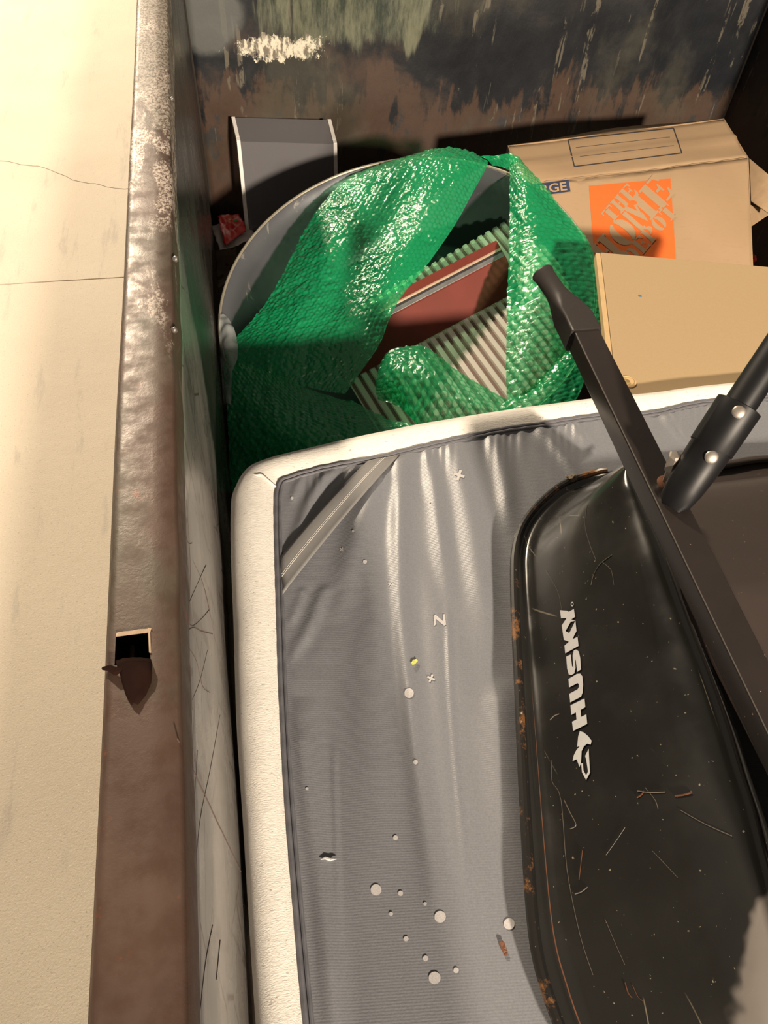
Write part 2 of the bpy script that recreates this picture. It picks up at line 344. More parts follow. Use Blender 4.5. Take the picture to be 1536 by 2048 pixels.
# ------------------------------------------------------------------ setting: pavement
H = .47; RIMZ = EYE-H; YB = H*5.25; XW = -.147*H; XR = .705*YB; FL = EYE-1.46
def ground():
    a, b = pk(0, 568, EYE), pk(250, 555, EYE); yj = (a.y+b.y)/2; g = .006
    vs = []; fs = []
    for (y0, y1) in ((-8, yj-g/2), (yj+g/2, 14)):
        k = len(vs)
        vs += [(-9, y0, 0), (9, y0, 0), (9, y1, 0), (-9, y1, 0)]; fs.append((k, k+1, k+2, k+3))
        e = y1 if y1 < 3 else y0
        k = len(vs); vs += [(-9, e, 0), (9, e, 0), (9, e, -.03), (-9, e, -.03)]; fs.append((k, k+1, k+2, k+3))
    k = len(vs); vs += [(-9, yj-g, -.03), (9, yj-g, -.03), (9, yj+g, -.03), (-9, yj+g, -.03)]; fs.append((k, k+1, k+2, k+3))
    f = mesh('floor', vs, fs, M_conc, None, False); tag(f, 'pale concrete pavement with one straight joint beside the dumpster', 'pavement', kind='structure')
    cr = [(-30, 318), (0, 323), (60, 330), (90, 336), (115, 348), (150, 360), (180, 366), (215, 374), (262, 378)]
    P = [pk(u, v+random.uniform(-2, 2), EYE) for u, v in resample(cr, 26)]
    vs = []; fs = []
    for i, q in enumerate(P):
        w = .0011+.0008*random.random(); vs += [(q.x, q.y-w, .0008), (q.x, q.y+w, .0008)]
        if i: fs.append((2*i-2, 2*i, 2*i+1, 2*i-1))
    mesh('hairline_crack', vs, fs, plain('crack_dirt', (.25, .20, .15), .9), f, False)
ground()
# ------------------------------------------------------------------ dumpster
def wallx(y, z):
    b = .004*mnoise.noise((y*2.1, z*2.5, 3))+.0025*mnoise.noise((y*7, z*3, 8)); return XW-.001+b*min(1, (RIMZ-.012-z)/.2)
def dumpster():
    D = empty('dumpster', ((XW+XR)/2, .2, 0)); tag(D, 'open steel dumpster with a rusty brown rim and worn black painted walls, holding the junk', 'dumpster')
    y0 = -1.9; x0 = -.253*H; th = .006
    # left wall: slightly dented sheet
    ny, nz = 150, 14; G = []
    for i in range(nz+1):
        z = FL+(RIMZ-.012-FL)*i/nz; row = []
        for j in range(ny+1):
            y = y0+(YB-y0)*j/ny
            row.append((wallx(y, z), y, z))
        G.append(row)
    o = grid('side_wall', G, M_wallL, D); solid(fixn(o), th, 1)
    for P, w in (([(355, 1478), (400, 1570), (440, 1655), (492, 1765)], .0011), ([(372, 1000), (380, 1120), (378, 1260), (384, 1420)], .0007), ([(440, 1430), (420, 1540), (400, 1640), (388, 1760)], .0007), ([(366, 1270), (385, 1255), (402, 1262), (425, 1268)], .0010),
                 ([(358, 1262), (376, 1210), (398, 1160), (412, 1130)], .0009), ([(372, 1290), (392, 1320), (405, 1372), (420, 1385)], .0007), ([(362, 990), (370, 1060), (376, 1085), (384, 1086)], .0010), ([(360, 1205), (380, 1250), (400, 1240), (418, 1220)], .0009),
                 ([(395, 1500), (388, 1600), (372, 1740)], .0006), ([(415, 1300), (400, 1360), (384, 1400)], .0006), ([(425, 1850), (410, 1930), (398, 2040)], .0009), ([(385, 1120), (410, 1180), (432, 1290)], .0006), ([(440, 1880), (432, 1960)], .0012)):
        pts = []
        for u, v in smooth_pts(P, 5):
            q = px(u, v, XW)
            for _ in range(3): q = px(u, v, wallx(q.y, q.z))
            pts.append(q)
        tube('scratch', pts, w*.45, M_scrl, o, 5)
    nx = 80; G = []
    for i in range(nz+1):
        z = FL+(RIMZ-.0-FL)*i/nz
        G.append([(XW+(XR-XW)*j/nx, YB+.006*mnoise.noise((j*.09, z*2, 1)), z) for j in range(nx+1)])
    o = grid('end_wall', G, M_wall, D); solid(fixn(o), th, 1)
    abox('side_wall', XR, XR+th, y0, YB, FL, RIMZ, M_wall, D)
    abox('end_wall', XW, XR, y0-th, y0, FL, RIMZ, M_dark, D)
    abox('floor_plate', x0+.01, XR+.03, y0-.02, YB+.02, FL-.03, FL, M_floor, D)
    for xx in (x0+.02, XR-.10): abox('skid_rail', xx, xx+.1, y0, YB, 0.0, FL-.03, M_dark, D)
    # outer skin of the left side with upright ribs
    abox('outer_skin', x0+.012, x0+.016, y0, YB, FL-.03, RIMZ-.02, M_rim, D)
    # corner weld seams
    tube('weld_seam', [(XW+.002, YB-.002, FL+(RIMZ-FL)*k/14) for k in range(15)], .006, M_dark, D, 8)
    tube('weld_seam', [(XR-.002, YB-.002, FL+(RIMZ-FL)*k/14) for k in range(15)], .006, M_dark, D, 8)
    # rims
    hy0, hy1 = pk(270, 1326, H).y, pk(268, 1262, H).y; hx0, hx1 = pk(231, 1290, H).x, pk(301, 1290, H).x
    ys = np.r_[np.linspace(y0-.05, hy0, 60), np.linspace(hy0, hy1, 7)[1:], np.linspace(hy1, YB+.06, 110)[1:]]
    xs_n = [0, .06, .28, .5, .72, .94, 1]
    vs = []; fs = []; nC = 0
    prof = []
    for y in ys:
        dx = .0012*mnoise.noise((y*3, 0, 0)); dz = .0015*mnoise.noise((y*4, 5, 0)); b = .0014*mnoise.noise((y*16, 9, 0))
        A = x0+dx; B = XW+.0008+dx*.5+b; xm0, xm1 = hx0, hx1
        row = [(A, RIMZ-.05), (A, RIMZ-.003), (A+.003, RIMZ), (xm0, RIMZ+.0006), (xm1, RIMZ+.0006), (B-.003, RIMZ), (B, RIMZ-.003), (B, RIMZ-.05)]
        prof.append([(x, y, z+dz) for x, z in row])
    nC = 8; vs = [p for r in prof for p in r]
    for i in range(len(ys)-1):
        for j in range(nC-1):
            if j == 3 and hy0-1e-6 <= ys[i] < hy1-1e-6: continue
            fs.append((i*nC+j, (i+1)*nC+j, (i+1)*nC+j+1, i*nC+j+1))
    rim = fixn(mesh('top_rim', vs, fs, M_rim, D, False)); auto(rim, 50)
    # cavity and torn flap of the rust hole
    e_ = .001; mesh('rust_cavity', [(x_, y_, z_) for z_ in (RIMZ-.04, RIMZ-.0008) for (x_, y_) in ((hx0-e_, hy0-e_), (hx1+e_, hy0-e_), (hx1+e_, hy1+e_), (hx0-e_, hy1+e_))], [(0, 1, 2, 3), (0, 1, 5, 4), (1, 2, 6, 5), (2, 3, 7, 6), (3, 0, 4, 7)], M_hole, rim, False)
    def ragged(pts, w, name, mat):
        vs = []; fs = []
        P = resample([tuple(p) for p in pts], 14)
        for i, q in enumerate(P):
            a = w*(1+1.1*mnoise.noise((q[0]*90, q[1]*90, 4)))
            vs += [(q[0], q[1], q[2]+.0004), (q[0]+a*.3, q[1]+a, q[2]+.0018), (q[0]+a*.4, q[1]+a*1.3, q[2]-.002)]
            if i: fs += [(3*i-3, 3*i, 3*i+1, 3*i-2), (3*i-2, 3*i+1, 3*i+2, 3*i-1)]
        return mesh(name, vs, fs, mat, rim, False)
    ragged([(hx0, hy1-.003, RIMZ), (hx1, hy1-.003, RIMZ)], .0022, 'bright_torn_edge', M_bright)
    e = [(hx1-.001, hy1, RIMZ+.001), (hx1, hy0+.006, RIMZ+.001)]
    tube('bright_torn_edge', resample(e, 8), .0009, M_bright, rim, 6)
    # flap peeled toward the viewer, its shadow put into the dark colour and long shape
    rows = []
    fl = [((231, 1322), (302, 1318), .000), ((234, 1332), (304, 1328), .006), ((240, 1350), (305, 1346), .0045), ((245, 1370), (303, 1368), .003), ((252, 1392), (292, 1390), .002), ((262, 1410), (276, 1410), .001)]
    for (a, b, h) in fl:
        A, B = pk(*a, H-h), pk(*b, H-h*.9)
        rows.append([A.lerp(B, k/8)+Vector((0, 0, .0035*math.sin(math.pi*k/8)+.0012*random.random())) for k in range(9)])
    o = grid('torn_flap_painted_shade', rows, M_flap, rim); solid(o, .0014)
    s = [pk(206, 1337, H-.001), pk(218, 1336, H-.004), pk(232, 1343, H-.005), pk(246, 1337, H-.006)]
    tube('torn_flap_painted_shade', s, [.0012, .0022, .0028, .0015], M_flap, rim, 7)
    abox('top_rim', XR-.0, XR+.052, y0-.05, YB+.06, RIMZ-.05, RIMZ, M_rim, D, .003)
    abox('top_rim', x0, XR+.052, YB+.008, YB+.06, RIMZ-.05, RIMZ-.002, M_rim, D, .003)
    abox('top_rim', x0, XR+.052, y0-.06, y0-.007, RIMZ-.05, RIMZ-.002, M_rim, D, .003)
    # weld blobs along the inner edge of the rim
    for (u, v) in ((344, 198), (351, 518), (349, 660)):
        q = pk(u, v, H); bm = bmesh.new(); bmesh.ops.create_icosphere(bm, subdivisions=2, radius=.0032)
        mesh('weld_blob', [v_.co*(.8+.4*random.random())+q for v_ in bm.verts], [tuple(x.index for x in f.verts) for f in bm.faces], M_edge, rim); bm.free()
    return D
dumpster()
# ------------------------------------------------------------------ round tub
TK = 1.05; TC = np.array([.352, 1.381, -1.0])*TK; TN = _n(np.array([-.235, -.207, 1.])); TR = .425*TK
TNv = Vector(TN); Ta = Vector((1, 0, 0)); Ta = (Ta-TNv*Ta.dot(TNv)).normalized(); Tb = TNv.cross(Ta)
def tp(a, r, off): return V(TC)+(Ta*math.cos(a)+Tb*math.sin(a))*r+TNv*off
def tubp(u, v, off=0.): return pp(u, v, TC, TN, off)
def tub():
    T = empty('steel_tub', V(TC)+Vector((0, 0, -.36))); tag(T, 'large round slate-grey steel tub with a thin pale rim, tilted under the green wrap', 'tub')
    n = 96; prof = [(TR*.985, 0), (TR*.97, -.06), (TR*.93, -.16), (TR*.885, -.245), (TR*.86, -.262), (TR*.5, -.268), (.01, -.268)]
    R_ = [[tp(2*math.pi*k/n, r, o) for k in range(n)] for r, o in prof]
    o = rings('tub_wall', R_, M_tub, T, True, (False, True)); solid(o, .004, -1)
    tube('tub_rim', [tp(2*math.pi*k/n, TR*.99, 0) for k in range(n+1)], .0038, M_tubrim, T, 8)
    a0 = math.radians(152); tube('wall_seam', [tp(a0, r+(-.002), o) for r, o in prof[:4]], .0022, M_tub, T, 6)
tub()
# ribbed sheet lying in the tub
def ribbed():
    off = -.10
    c = [tubp(1056, 420, off), tubp(600, 655, off), tubp(640, 905, off), tubp(1130, 830, off)]
    # rectangle axes: e1 along the beam, e2 across it
    A = tubp(1030, 434, off); B = tubp(820, 556, off); e1 = (B-A).normalized(); e2 = (tubp(978, 781, off)-tubp(905, 680, off)).normalized()
    if (tubp(960, 760, off)-A).dot(e2) < 0: e2 = -e2
    L = .66; Wd = .56; o0 = A-e1*.06; nu = 560; vs = []; fs = []
    pitch = .0235
    for i in range(nu+1):
        s = L*i/nu; ph = (s/pitch) % 1; h = .006*(1 if ph < .50 else (0 if ph > .60 and ph < .90 else (1-(ph-.50)/.10 if ph < .60 else (ph-.90)/.10)))
        for j in range(41):
            q = o0+e1*s+e2*(Wd*j/40)+TNv*h
            vs.append(q)
    for i in range(nu):
        for j in range(40):
            d = vs[i*41+j]-V(TC); d = d-TNv*d.dot(TNv)
            if d.length < TR*.90: fs.append((i*41+j, (i+1)*41+j, (i+1)*41+j+1, i*41+j+1))
    o = mesh('ribbed_panel', vs, fs, [M_alu, M_groove], None); auto(o, 25)
    for f in o.data.polygons:
        ph = ((f.vertices[0]//41+.5)*L/nu/pitch) % 1
        if .60 < ph < .90: f.material_index = 1
    solid(o, .0015)
    tag(o, 'pale ribbed metal panel lying inside the grey tub under the maroon beam', 'panel')
    # beam: stands on the ribs
    b0 = tubp(1040, 577, off+.010); b1 = tubp(690, 762, off+.010)
    t0 = tubp(1040, 498, off+.060); t1 = tubp(690, 684, off+.060)
    ax = (b0-b1).normalized()
    up = ((t0-b0)+(t1-b1)); up = (up-ax*up.dot(ax)).normalized(); bk = ax.cross(up).normalized()
    bv = tubp(1040, 456, off+.078)-t0; bv = bv-ax*bv.dot(ax); bw = bv.length; bk = bv.normalized()
    hgt = ((t0-b0)-ax*(t0-b0).dot(ax)).length*.99; L = (b0-b1).length
    Bm = empty('maroon_beam', b1); tag(Bm, 'maroon painted metal beam with a dark slotted top lying across the ribbed panel in the tub', 'beam')
    def P(s, h, k): return b1+ax*s+up*h+bk*k
    def bar(nm, s0, s1, h0, h1, k0, k1, m, bev=.0012):
        return box8(nm, [P(s0, h0, k0), P(s1, h0, k0), P(s1, h0, k1), P(s0, h0, k1), P(s0, h1, k0), P(s1, h1, k0), P(s1, h1, k1), P(s0, h1, k1)], m, Bm, bev)
    bar('front_web', 0, L, 0, hgt, 0, .004, M_maroon)
    bar('bottom_flange', 0, L, -.003, 0, 0, .045, M_maroon)
    bar('zinc_strip', 0, L, hgt-.003, hgt+.001, .004, bw*.30, M_zinc)
    bar('slot_seal', 0, L, hgt-.010, hgt-.002, bw*.30, bw*.50, M_slotdark)
    bar('bright_bead', 0, L, hgt-.006, hgt+.001, bw*.50, bw*.56, M_bright)
    bar('rear_flange', 0, L, hgt-.02, hgt+.0015, bw*.56, bw, M_maroon)
ribbed()
# ------------------------------------------------------------------ bubble wrap
def sheet_surface(ctrl, step=.0026):
    """ctrl rows of (u,v,off): smooth 3D surface points resampled to about `step` metres"""
    rows = []
    for r in ctrl:
        P = [tubp(u, v, o) if o is not None else None for (u, v, o) in r]
        rows.append(resample([tuple(p) for p in map(tuple, smooth_pts([tuple(p) for p in P], 8))], 40))
    rows = np.array(rows)                                    # nr x 40 x 3
    cols = np.array([smooth_pts(rows[:, j], 8) for j in range(rows.shape[1])])   # 40 x nv x 3
    A = np.transpose(cols, (1, 0, 2))
    wl = np.linalg.norm(np.diff(A, axis=1), axis=2).sum(1).mean(); hl = np.linalg.norm(np.diff(A, axis=0), axis=2).sum(0).mean()
    nw, nh = max(8, int(wl/step)), max(8, int(hl/step))
    A = np.array([resample(A[i], nw) for i in range(A.shape[0])])
    A = np.transpose(np.array([resample(A[:, j], nh) for j in range(nw)]), (1, 0, 2))
    return A, wl, hl
def bubbles(name, patches, parent=None, D=.0136, amp=.0024, crink=.005, seed=0):
    vs = []; fs = []; seam = []
    for pi, (ctrl, rot) in enumerate(patches):
        A, wl, hl = sheet_surface(ctrl); nh, nw = A.shape[:2]
        dx = np.gradient(A, axis=1); dy = np.gradient(A, axis=0); N = np.cross(dx, dy); N /= np.linalg.norm(N, axis=2, keepdims=True)+1e-9
        if (N @ np.array([0, -.4, 1.])).mean() < 0: N = -N
        s, t_ = np.meshgrid(np.linspace(0, wl, nw), np.linspace(0, hl, nh))
        c, sn = math.cos(rot), math.sin(rot); a = s*c-t_*sn; b = s*sn+t_*c
        hx = D; hy = D*math.sqrt(3)/2; best = np.full(a.shape, 9.)
        for dj in (-1, 0, 1):
            jr = np.round(b/hy)+dj
            for di in (-1, 0, 1):
                sh = (jr % 2)*.5; ir = np.round(a/hx-sh)+di
                best = np.minimum(best, np.hypot(a-(ir+sh)*hx, b-jr*hy))
        rr = best/(D*.47)
        # each bubble is slightly deflated or creased differently
        h = amp*np.sqrt(np.clip(1-rr**2, 0, 1))
        k0 = len(vs)
        for i in range(nh):
            for j in range(nw):
                q = A[i, j]; v3 = (q[0]*9+seed, q[1]*9, q[2]*9)
                w = crink*(mnoise.noise(v3)+.5*mnoise.noise((q[0]*26, q[1]*26+seed, 3)))
                rid = mnoise.noise((q[0]*48+seed, q[1]*48, 7)); w += .0015*(1-abs(rid)*3)+.0010*mnoise.noise((q[0]*150, q[1]*150, seed))
                hh = h[i, j]*(.70+.9*mnoise.noise((q[0]*85, q[1]*85, seed)))
                p = q+N[i, j]*(w+hh); vs.append((float(p[0]), float(p[1]), float(p[2]))); seam.append(float(np.clip((rr[i, j]-.72)*4, 0, 1)))
        for i in range(nh-1):
            for j in range(nw-1): fs.append((k0+i*nw+j, k0+(i+1)*nw+j, k0+(i+1)*nw+j+1, k0+i*nw+j+1))
    o = mesh(name, vs, fs, M_wrap, parent)
    at = o.data.attributes.new('seam', 'FLOAT', 'POINT'); at.data.foreach_set('value', seam)
    return o
z = .0
left = [[(722, 338, -.03), (800, 318, -.02), (880, 296, .0), (930, 300, .0), (976, 322, .0)],
        [(690, 362, .012), (770, 335, .03), (860, 320, .035), (930, 320, .03), (972, 336, .012)],
        [(640, 415, .012), (720, 405, .035), (800, 395, .03), (880, 385, .04), (944, 388, .015)],
        [(600, 480, .010), (680, 475, .04), (760, 465, .02), (840, 455, .04), (908, 452, .012)],
        [(562, 560, .010), (640, 555, .035), (715, 545, .018), (790, 530, .03), (858, 525, .012)],
        [(515, 632, .010), (600, 625, .03), (680, 612, .02), (750, 598, .025), (805, 590, .01)],
        [(452, 700, .004), (560, 690, .025), (640, 670, .02), (720, 655, .02), (778, 640, .01)],
        [(448, 735, -.01), (550, 735, .015), (620, 725, .015), (700, 712, .01), (756, 694, .0)],
        [(470, 760, -.02), (540, 770, .0), (600, 772, .0), (650, 782, -.01), (690, 788, -.015)]]
left2 = [[(446, 722, .006), (520, 735, .008), (600, 770, .004), (680, 798, -.01), (700, 800, -.02)],
         [(450, 770, .010), (530, 790, .014), (610, 810, .012), (700, 820, .004), (770, 835, -.005)],
         [(455, 830, .004), (540, 840, .016), (620, 850, .018), (720, 855, .014), (836, 856, .008)],
         [(460, 900, -.02), (540, 895, .004), (630, 890, .018), (720, 895, .018), (850, 890, .012)],
         [(466, 985, -.06), (540, 970, -.04), (630, 960, -.02), (720, 950, -.01), (850, 940, .0)]]
link = [[(960, 312, .012), (975, 320, .004), (985, 332, -.004)], [(985, 312, .015), (998, 320, .006), (1000, 333, .0)], [(1015, 308, .016), (1020, 325, .008), (1024, 345, .0)], [(1035, 318, .016), (1030, 335, .01), (1030, 360, .0)]]
o = bubbles('bubble_wrap', [(left, .5), (left2, .1), (link, .2)], None, seed=1)
tag(o, 'wide crumpled sheet of green bubble wrap draped over the left half of the tub', 'bubble wrap')
right = [[(1018, 306, -.005), (1026, 308, .0), (1034, 312, .0), (1040, 320, -.008)],
         [(1019, 365, .012), (1036, 355, .03), (1054, 352, .03), (1078, 360, .008)],
         [(1019, 425, .014), (1050, 415, .035), (1080, 412, .035), (1124, 416, .012)],
         [(1018, 490, .012), (1065, 482, .04), (1115, 478, .035), (1175, 480, .014)],
         [(1016, 560, .010), (1070, 555, .045), (1130, 550, .035), (1199, 550, .014)],
         [(1014, 630, .010), (1070, 628, .04), (1130, 625, .03), (1203, 620, .012)],
         [(1013, 700, .008), (1060, 700, .03), (1110, 695, .02), (1186, 690, .004)],
         [(1013, 760, .006), (1050, 756, .02), (1095, 748, .005), (1150, 728, -.03)],
         [(1014, 812, .0), (1040, 800, .005), (1070, 785, -.01), (1110, 765, -.04)]]
right2 = [[(1150, 672, .006), (1172, 668, .012), (1192, 660, .002)],
          [(1100, 735, .006), (1130, 735, .014), (1178, 725, .008)],
          [(1050, 785, .006), (1095, 785, .014), (1160, 785, .006)],
          [(1000, 815, .004), (1055, 825, .014), (1130, 830, .006)],
          [(1000, 870, -.01), (1055, 870, .0), (1120, 870, -.02)]]
o = bubbles('bubble_wrap', [(right, 0), (right2, .6)], None, D=.0160, amp=.0018, crink=.003, seed=5)
tag(o, 'upright strip of green bubble wrap over the right edge of the tub', 'bubble wrap')
flap = [[(756, 745, -.02), (752, 765, -.02), (752, 790, -.02)],
        [(775, 706, -.015), (790, 745, .01), (792, 806, -.018)],
        [(832, 692, -.01), (835, 750, .02), (818, 832, -.015)],
        [(864, 704, -.01), (875, 770, .02), (845, 852, -.015)],
        [(930, 752, -.02), (925, 800, .012), (915, 858, -.02)],
        [(1010, 800, -.03), (1000, 830, .0), (985, 868, -.04)],
        [(1040, 830, -.06), (1035, 850, -.05), (1030, 890, -.08)]]
flap2 = [[(752, 760, -.026), (756, 800, -.026)], [(790, 765, -.02), (800, 815, -.02)], [(812, 790, -.02), (838, 852, -.02)]]
o = bubbles('bubble_wrap', [(flap, .3), (flap2, .1)], None, D=.0165, amp=.0022, crink=.003, seed=9)
tag(o, 'short torn end of green bubble wrap folded on the ribbed panel', 'bubble wrap')
# ------------------------------------------------------------------ acrylic holder, wrapper, scraps
def acrylic():
    y1 = 2.10*1.09; k = 1.09
    A = pk(481, 283, k); B = pk(667, 288, k); A2 = pk(470, 235, k*.975); B2 = pk(655, 240, k*.975)
    dn = Vector((0, -.05, -.26))
    T = empty('acrylic_holder', A+dn); tag(T, 'frosted clear acrylic box with thick white edges standing in the far left corner', 'acrylic box')
    slab('top_plate', [A, B, B2, A2], .003, M_acr, T, 0)
    slab('front_plate', [A+dn, B+dn, B, A], .003, M_acr, T, 0)
    for (a, b, s) in ((A, A2, -1), (B, B2, 1)):
        e = Vector((.011*s, 0, 0)); w_ = (b-a).normalized()*.016; up = Vector((0, 0, .003)); dz = Vector((0, 0, -.014))
        box8('side_edge', [a+dn, a+dn+e, a+dn+e+w_, a+dn+w_, a+up, a+e+up, a+e+w_+up, a+w_+up], M_acr_edge, T, .0008)
        box8('side_edge', [a+dz+w_, a+dz+e+w_, b+dz+e, b+dz, a+up+w_, a+up+e+w_, b+up+e, b+up], M_acr_edge, T, .0008)
acrylic()
def crumple(name, c, sx, sy, sz, mat, parent=None, n=14, amp=.35, rot=0, seed=0):
    bm = bmesh.new(); bmesh.ops.create_icosphere(bm, subdivisions=4, radius=1)
    cs, sn = math.cos(rot), math.sin(rot); vs = []
    for v in bm.verts:
        p = v.co.copy(); k = 1+amp*mnoise.noise(p*1.7+Vector((seed, 0, 0)))+amp*.5*(1-abs(mnoise.noise(p*4+Vector((0, seed, 0))))*2)-.1
        x, y, z_ = p.x*sx*k, p.y*sy*k, p.z*sz*k; vs.append(Vector((c[0]+x*cs-y*sn, c[1]+x*sn+y*cs, c[2]+z_)))
    fs = [tuple(x.index for x in f.verts) for f in bm.faces]; bm.free()
    return mesh(name, vs, fs, mat, parent)
def patch(name, quadpx, k, mat, parent=None, n=12, amp=.006, seed=0, th=.0008):
    a, b, c, d = [pk(u, v, kk) for (u, v), kk in zip(quadpx, k if isinstance(k, (list, tuple)) else [k]*4)]
    G = []
    for i in range(n+1):
        row = []
        for j in range(n+1):
            q = a.lerp(b, j/n).lerp(d.lerp(c, j/n), i/n)
            w = amp*(mnoise.noise((q.x*22+seed, q.y*22, 1))+.6*(1-2*abs(mnoise.noise((q.x*40, q.y*40+seed, 2)))))
            e = .004*mnoise.noise((q.x*60, q.y*60, 5))
            row.append(q+Vector((e, e, w)))
        G.append(row)
    o = grid(name, G, mat, parent); solid(o, th); return o
WK = 1.35
wr = empty('candy_wrapper', pk(462, 470, WK)); tag(wr, 'small crumpled red and white snack wrapper in the far left corner', 'wrapper')
patch('white_foil', [(422, 452), (500, 440), (512, 480), (440, 502)], WK, M_paper, wr, 14, .012, 3)
patch('red_print', [(436, 434), (478, 428), (494, 462), (450, 492)], WK-.022, M_red, wr, 14, .008, 7)
for (u, v, m) in ((459, 439, M_odot), (471, 441, M_grn)):
    q = pk(u, v, WK-.040); bm = bmesh.new(); bmesh.ops.create_uvsphere(bm, u_segments=12, v_segments=8, radius=.006)
    mesh('printed_dot', [Vector((x.co.x, x.co.y, x.co.z*.4))+q for x in bm.verts], [tuple(y.index for y in f.verts) for f in bm.faces], m, wr); bm.free()
tag(patch('paper_scrap', [(468, 405), (520, 410), (545, 440), (470, 470)], 1.455, M_paper, None, 12, .01, 12), 'grey-white paper scrap lying just behind the acrylic box', 'paper')
tag(patch('cardboard_scrap', [(412, 398), (472, 400), (470, 436), (418, 440)], 1.47, M_dirt, None, 8, .004, 22, .003), 'dirty brown cardboard scrap against the left wall above the red wrapper', 'cardboard')
tag(patch('cardboard_scrap', [(425, 505), (470, 490), (480, 540), (435, 580)], 1.46, M_dirt, None, 8, .004, 32, .003), 'dirty brown cardboard scrap between the left wall and the tub, below the red wrapper', 'cardboard')
bagp = [[(441, 630, .012), (449, 626, .016), (458, 638, .012)], [(438, 660, .012), (455, 655, .022), (474, 676, .014)], [(440, 705, .012), (456, 698, .024), (474, 712, .022)], [(443, 750, .010), (453, 745, .020), (464, 750, .024)], [(447, 812, .0), (455, 808, .008), (462, 810, .012)]]
G = [[tubp(*p) for p in r] for r in bagp]
G = [resample(smooth_pts([tuple(p) for p in r], 6), 18) for r in G]
G = np.transpose(np.array([resample(smooth_pts(np.array(G)[:, j], 6), 40) for j in range(18)]), (1, 0, 2))
G = [[Vector(G[i, j])+Vector((0, 0, .012*mnoise.noise(Vector(G[i, j])*40))) for j in range(18)] for i in range(40)]
tag(grid('plastic_bag', G, M_film), 'crumpled clear plastic bag squeezed between the left wall and the tub', 'plastic bag')
rl = pk(1513, 516, 1.40)
o = crumple('red_bottle_cap', rl, .022, .022, .018, M_redlens, None, 8, .08); tag(o, 'small dark red plastic piece in the shadow right of the cardboard box', 'plastic piece')
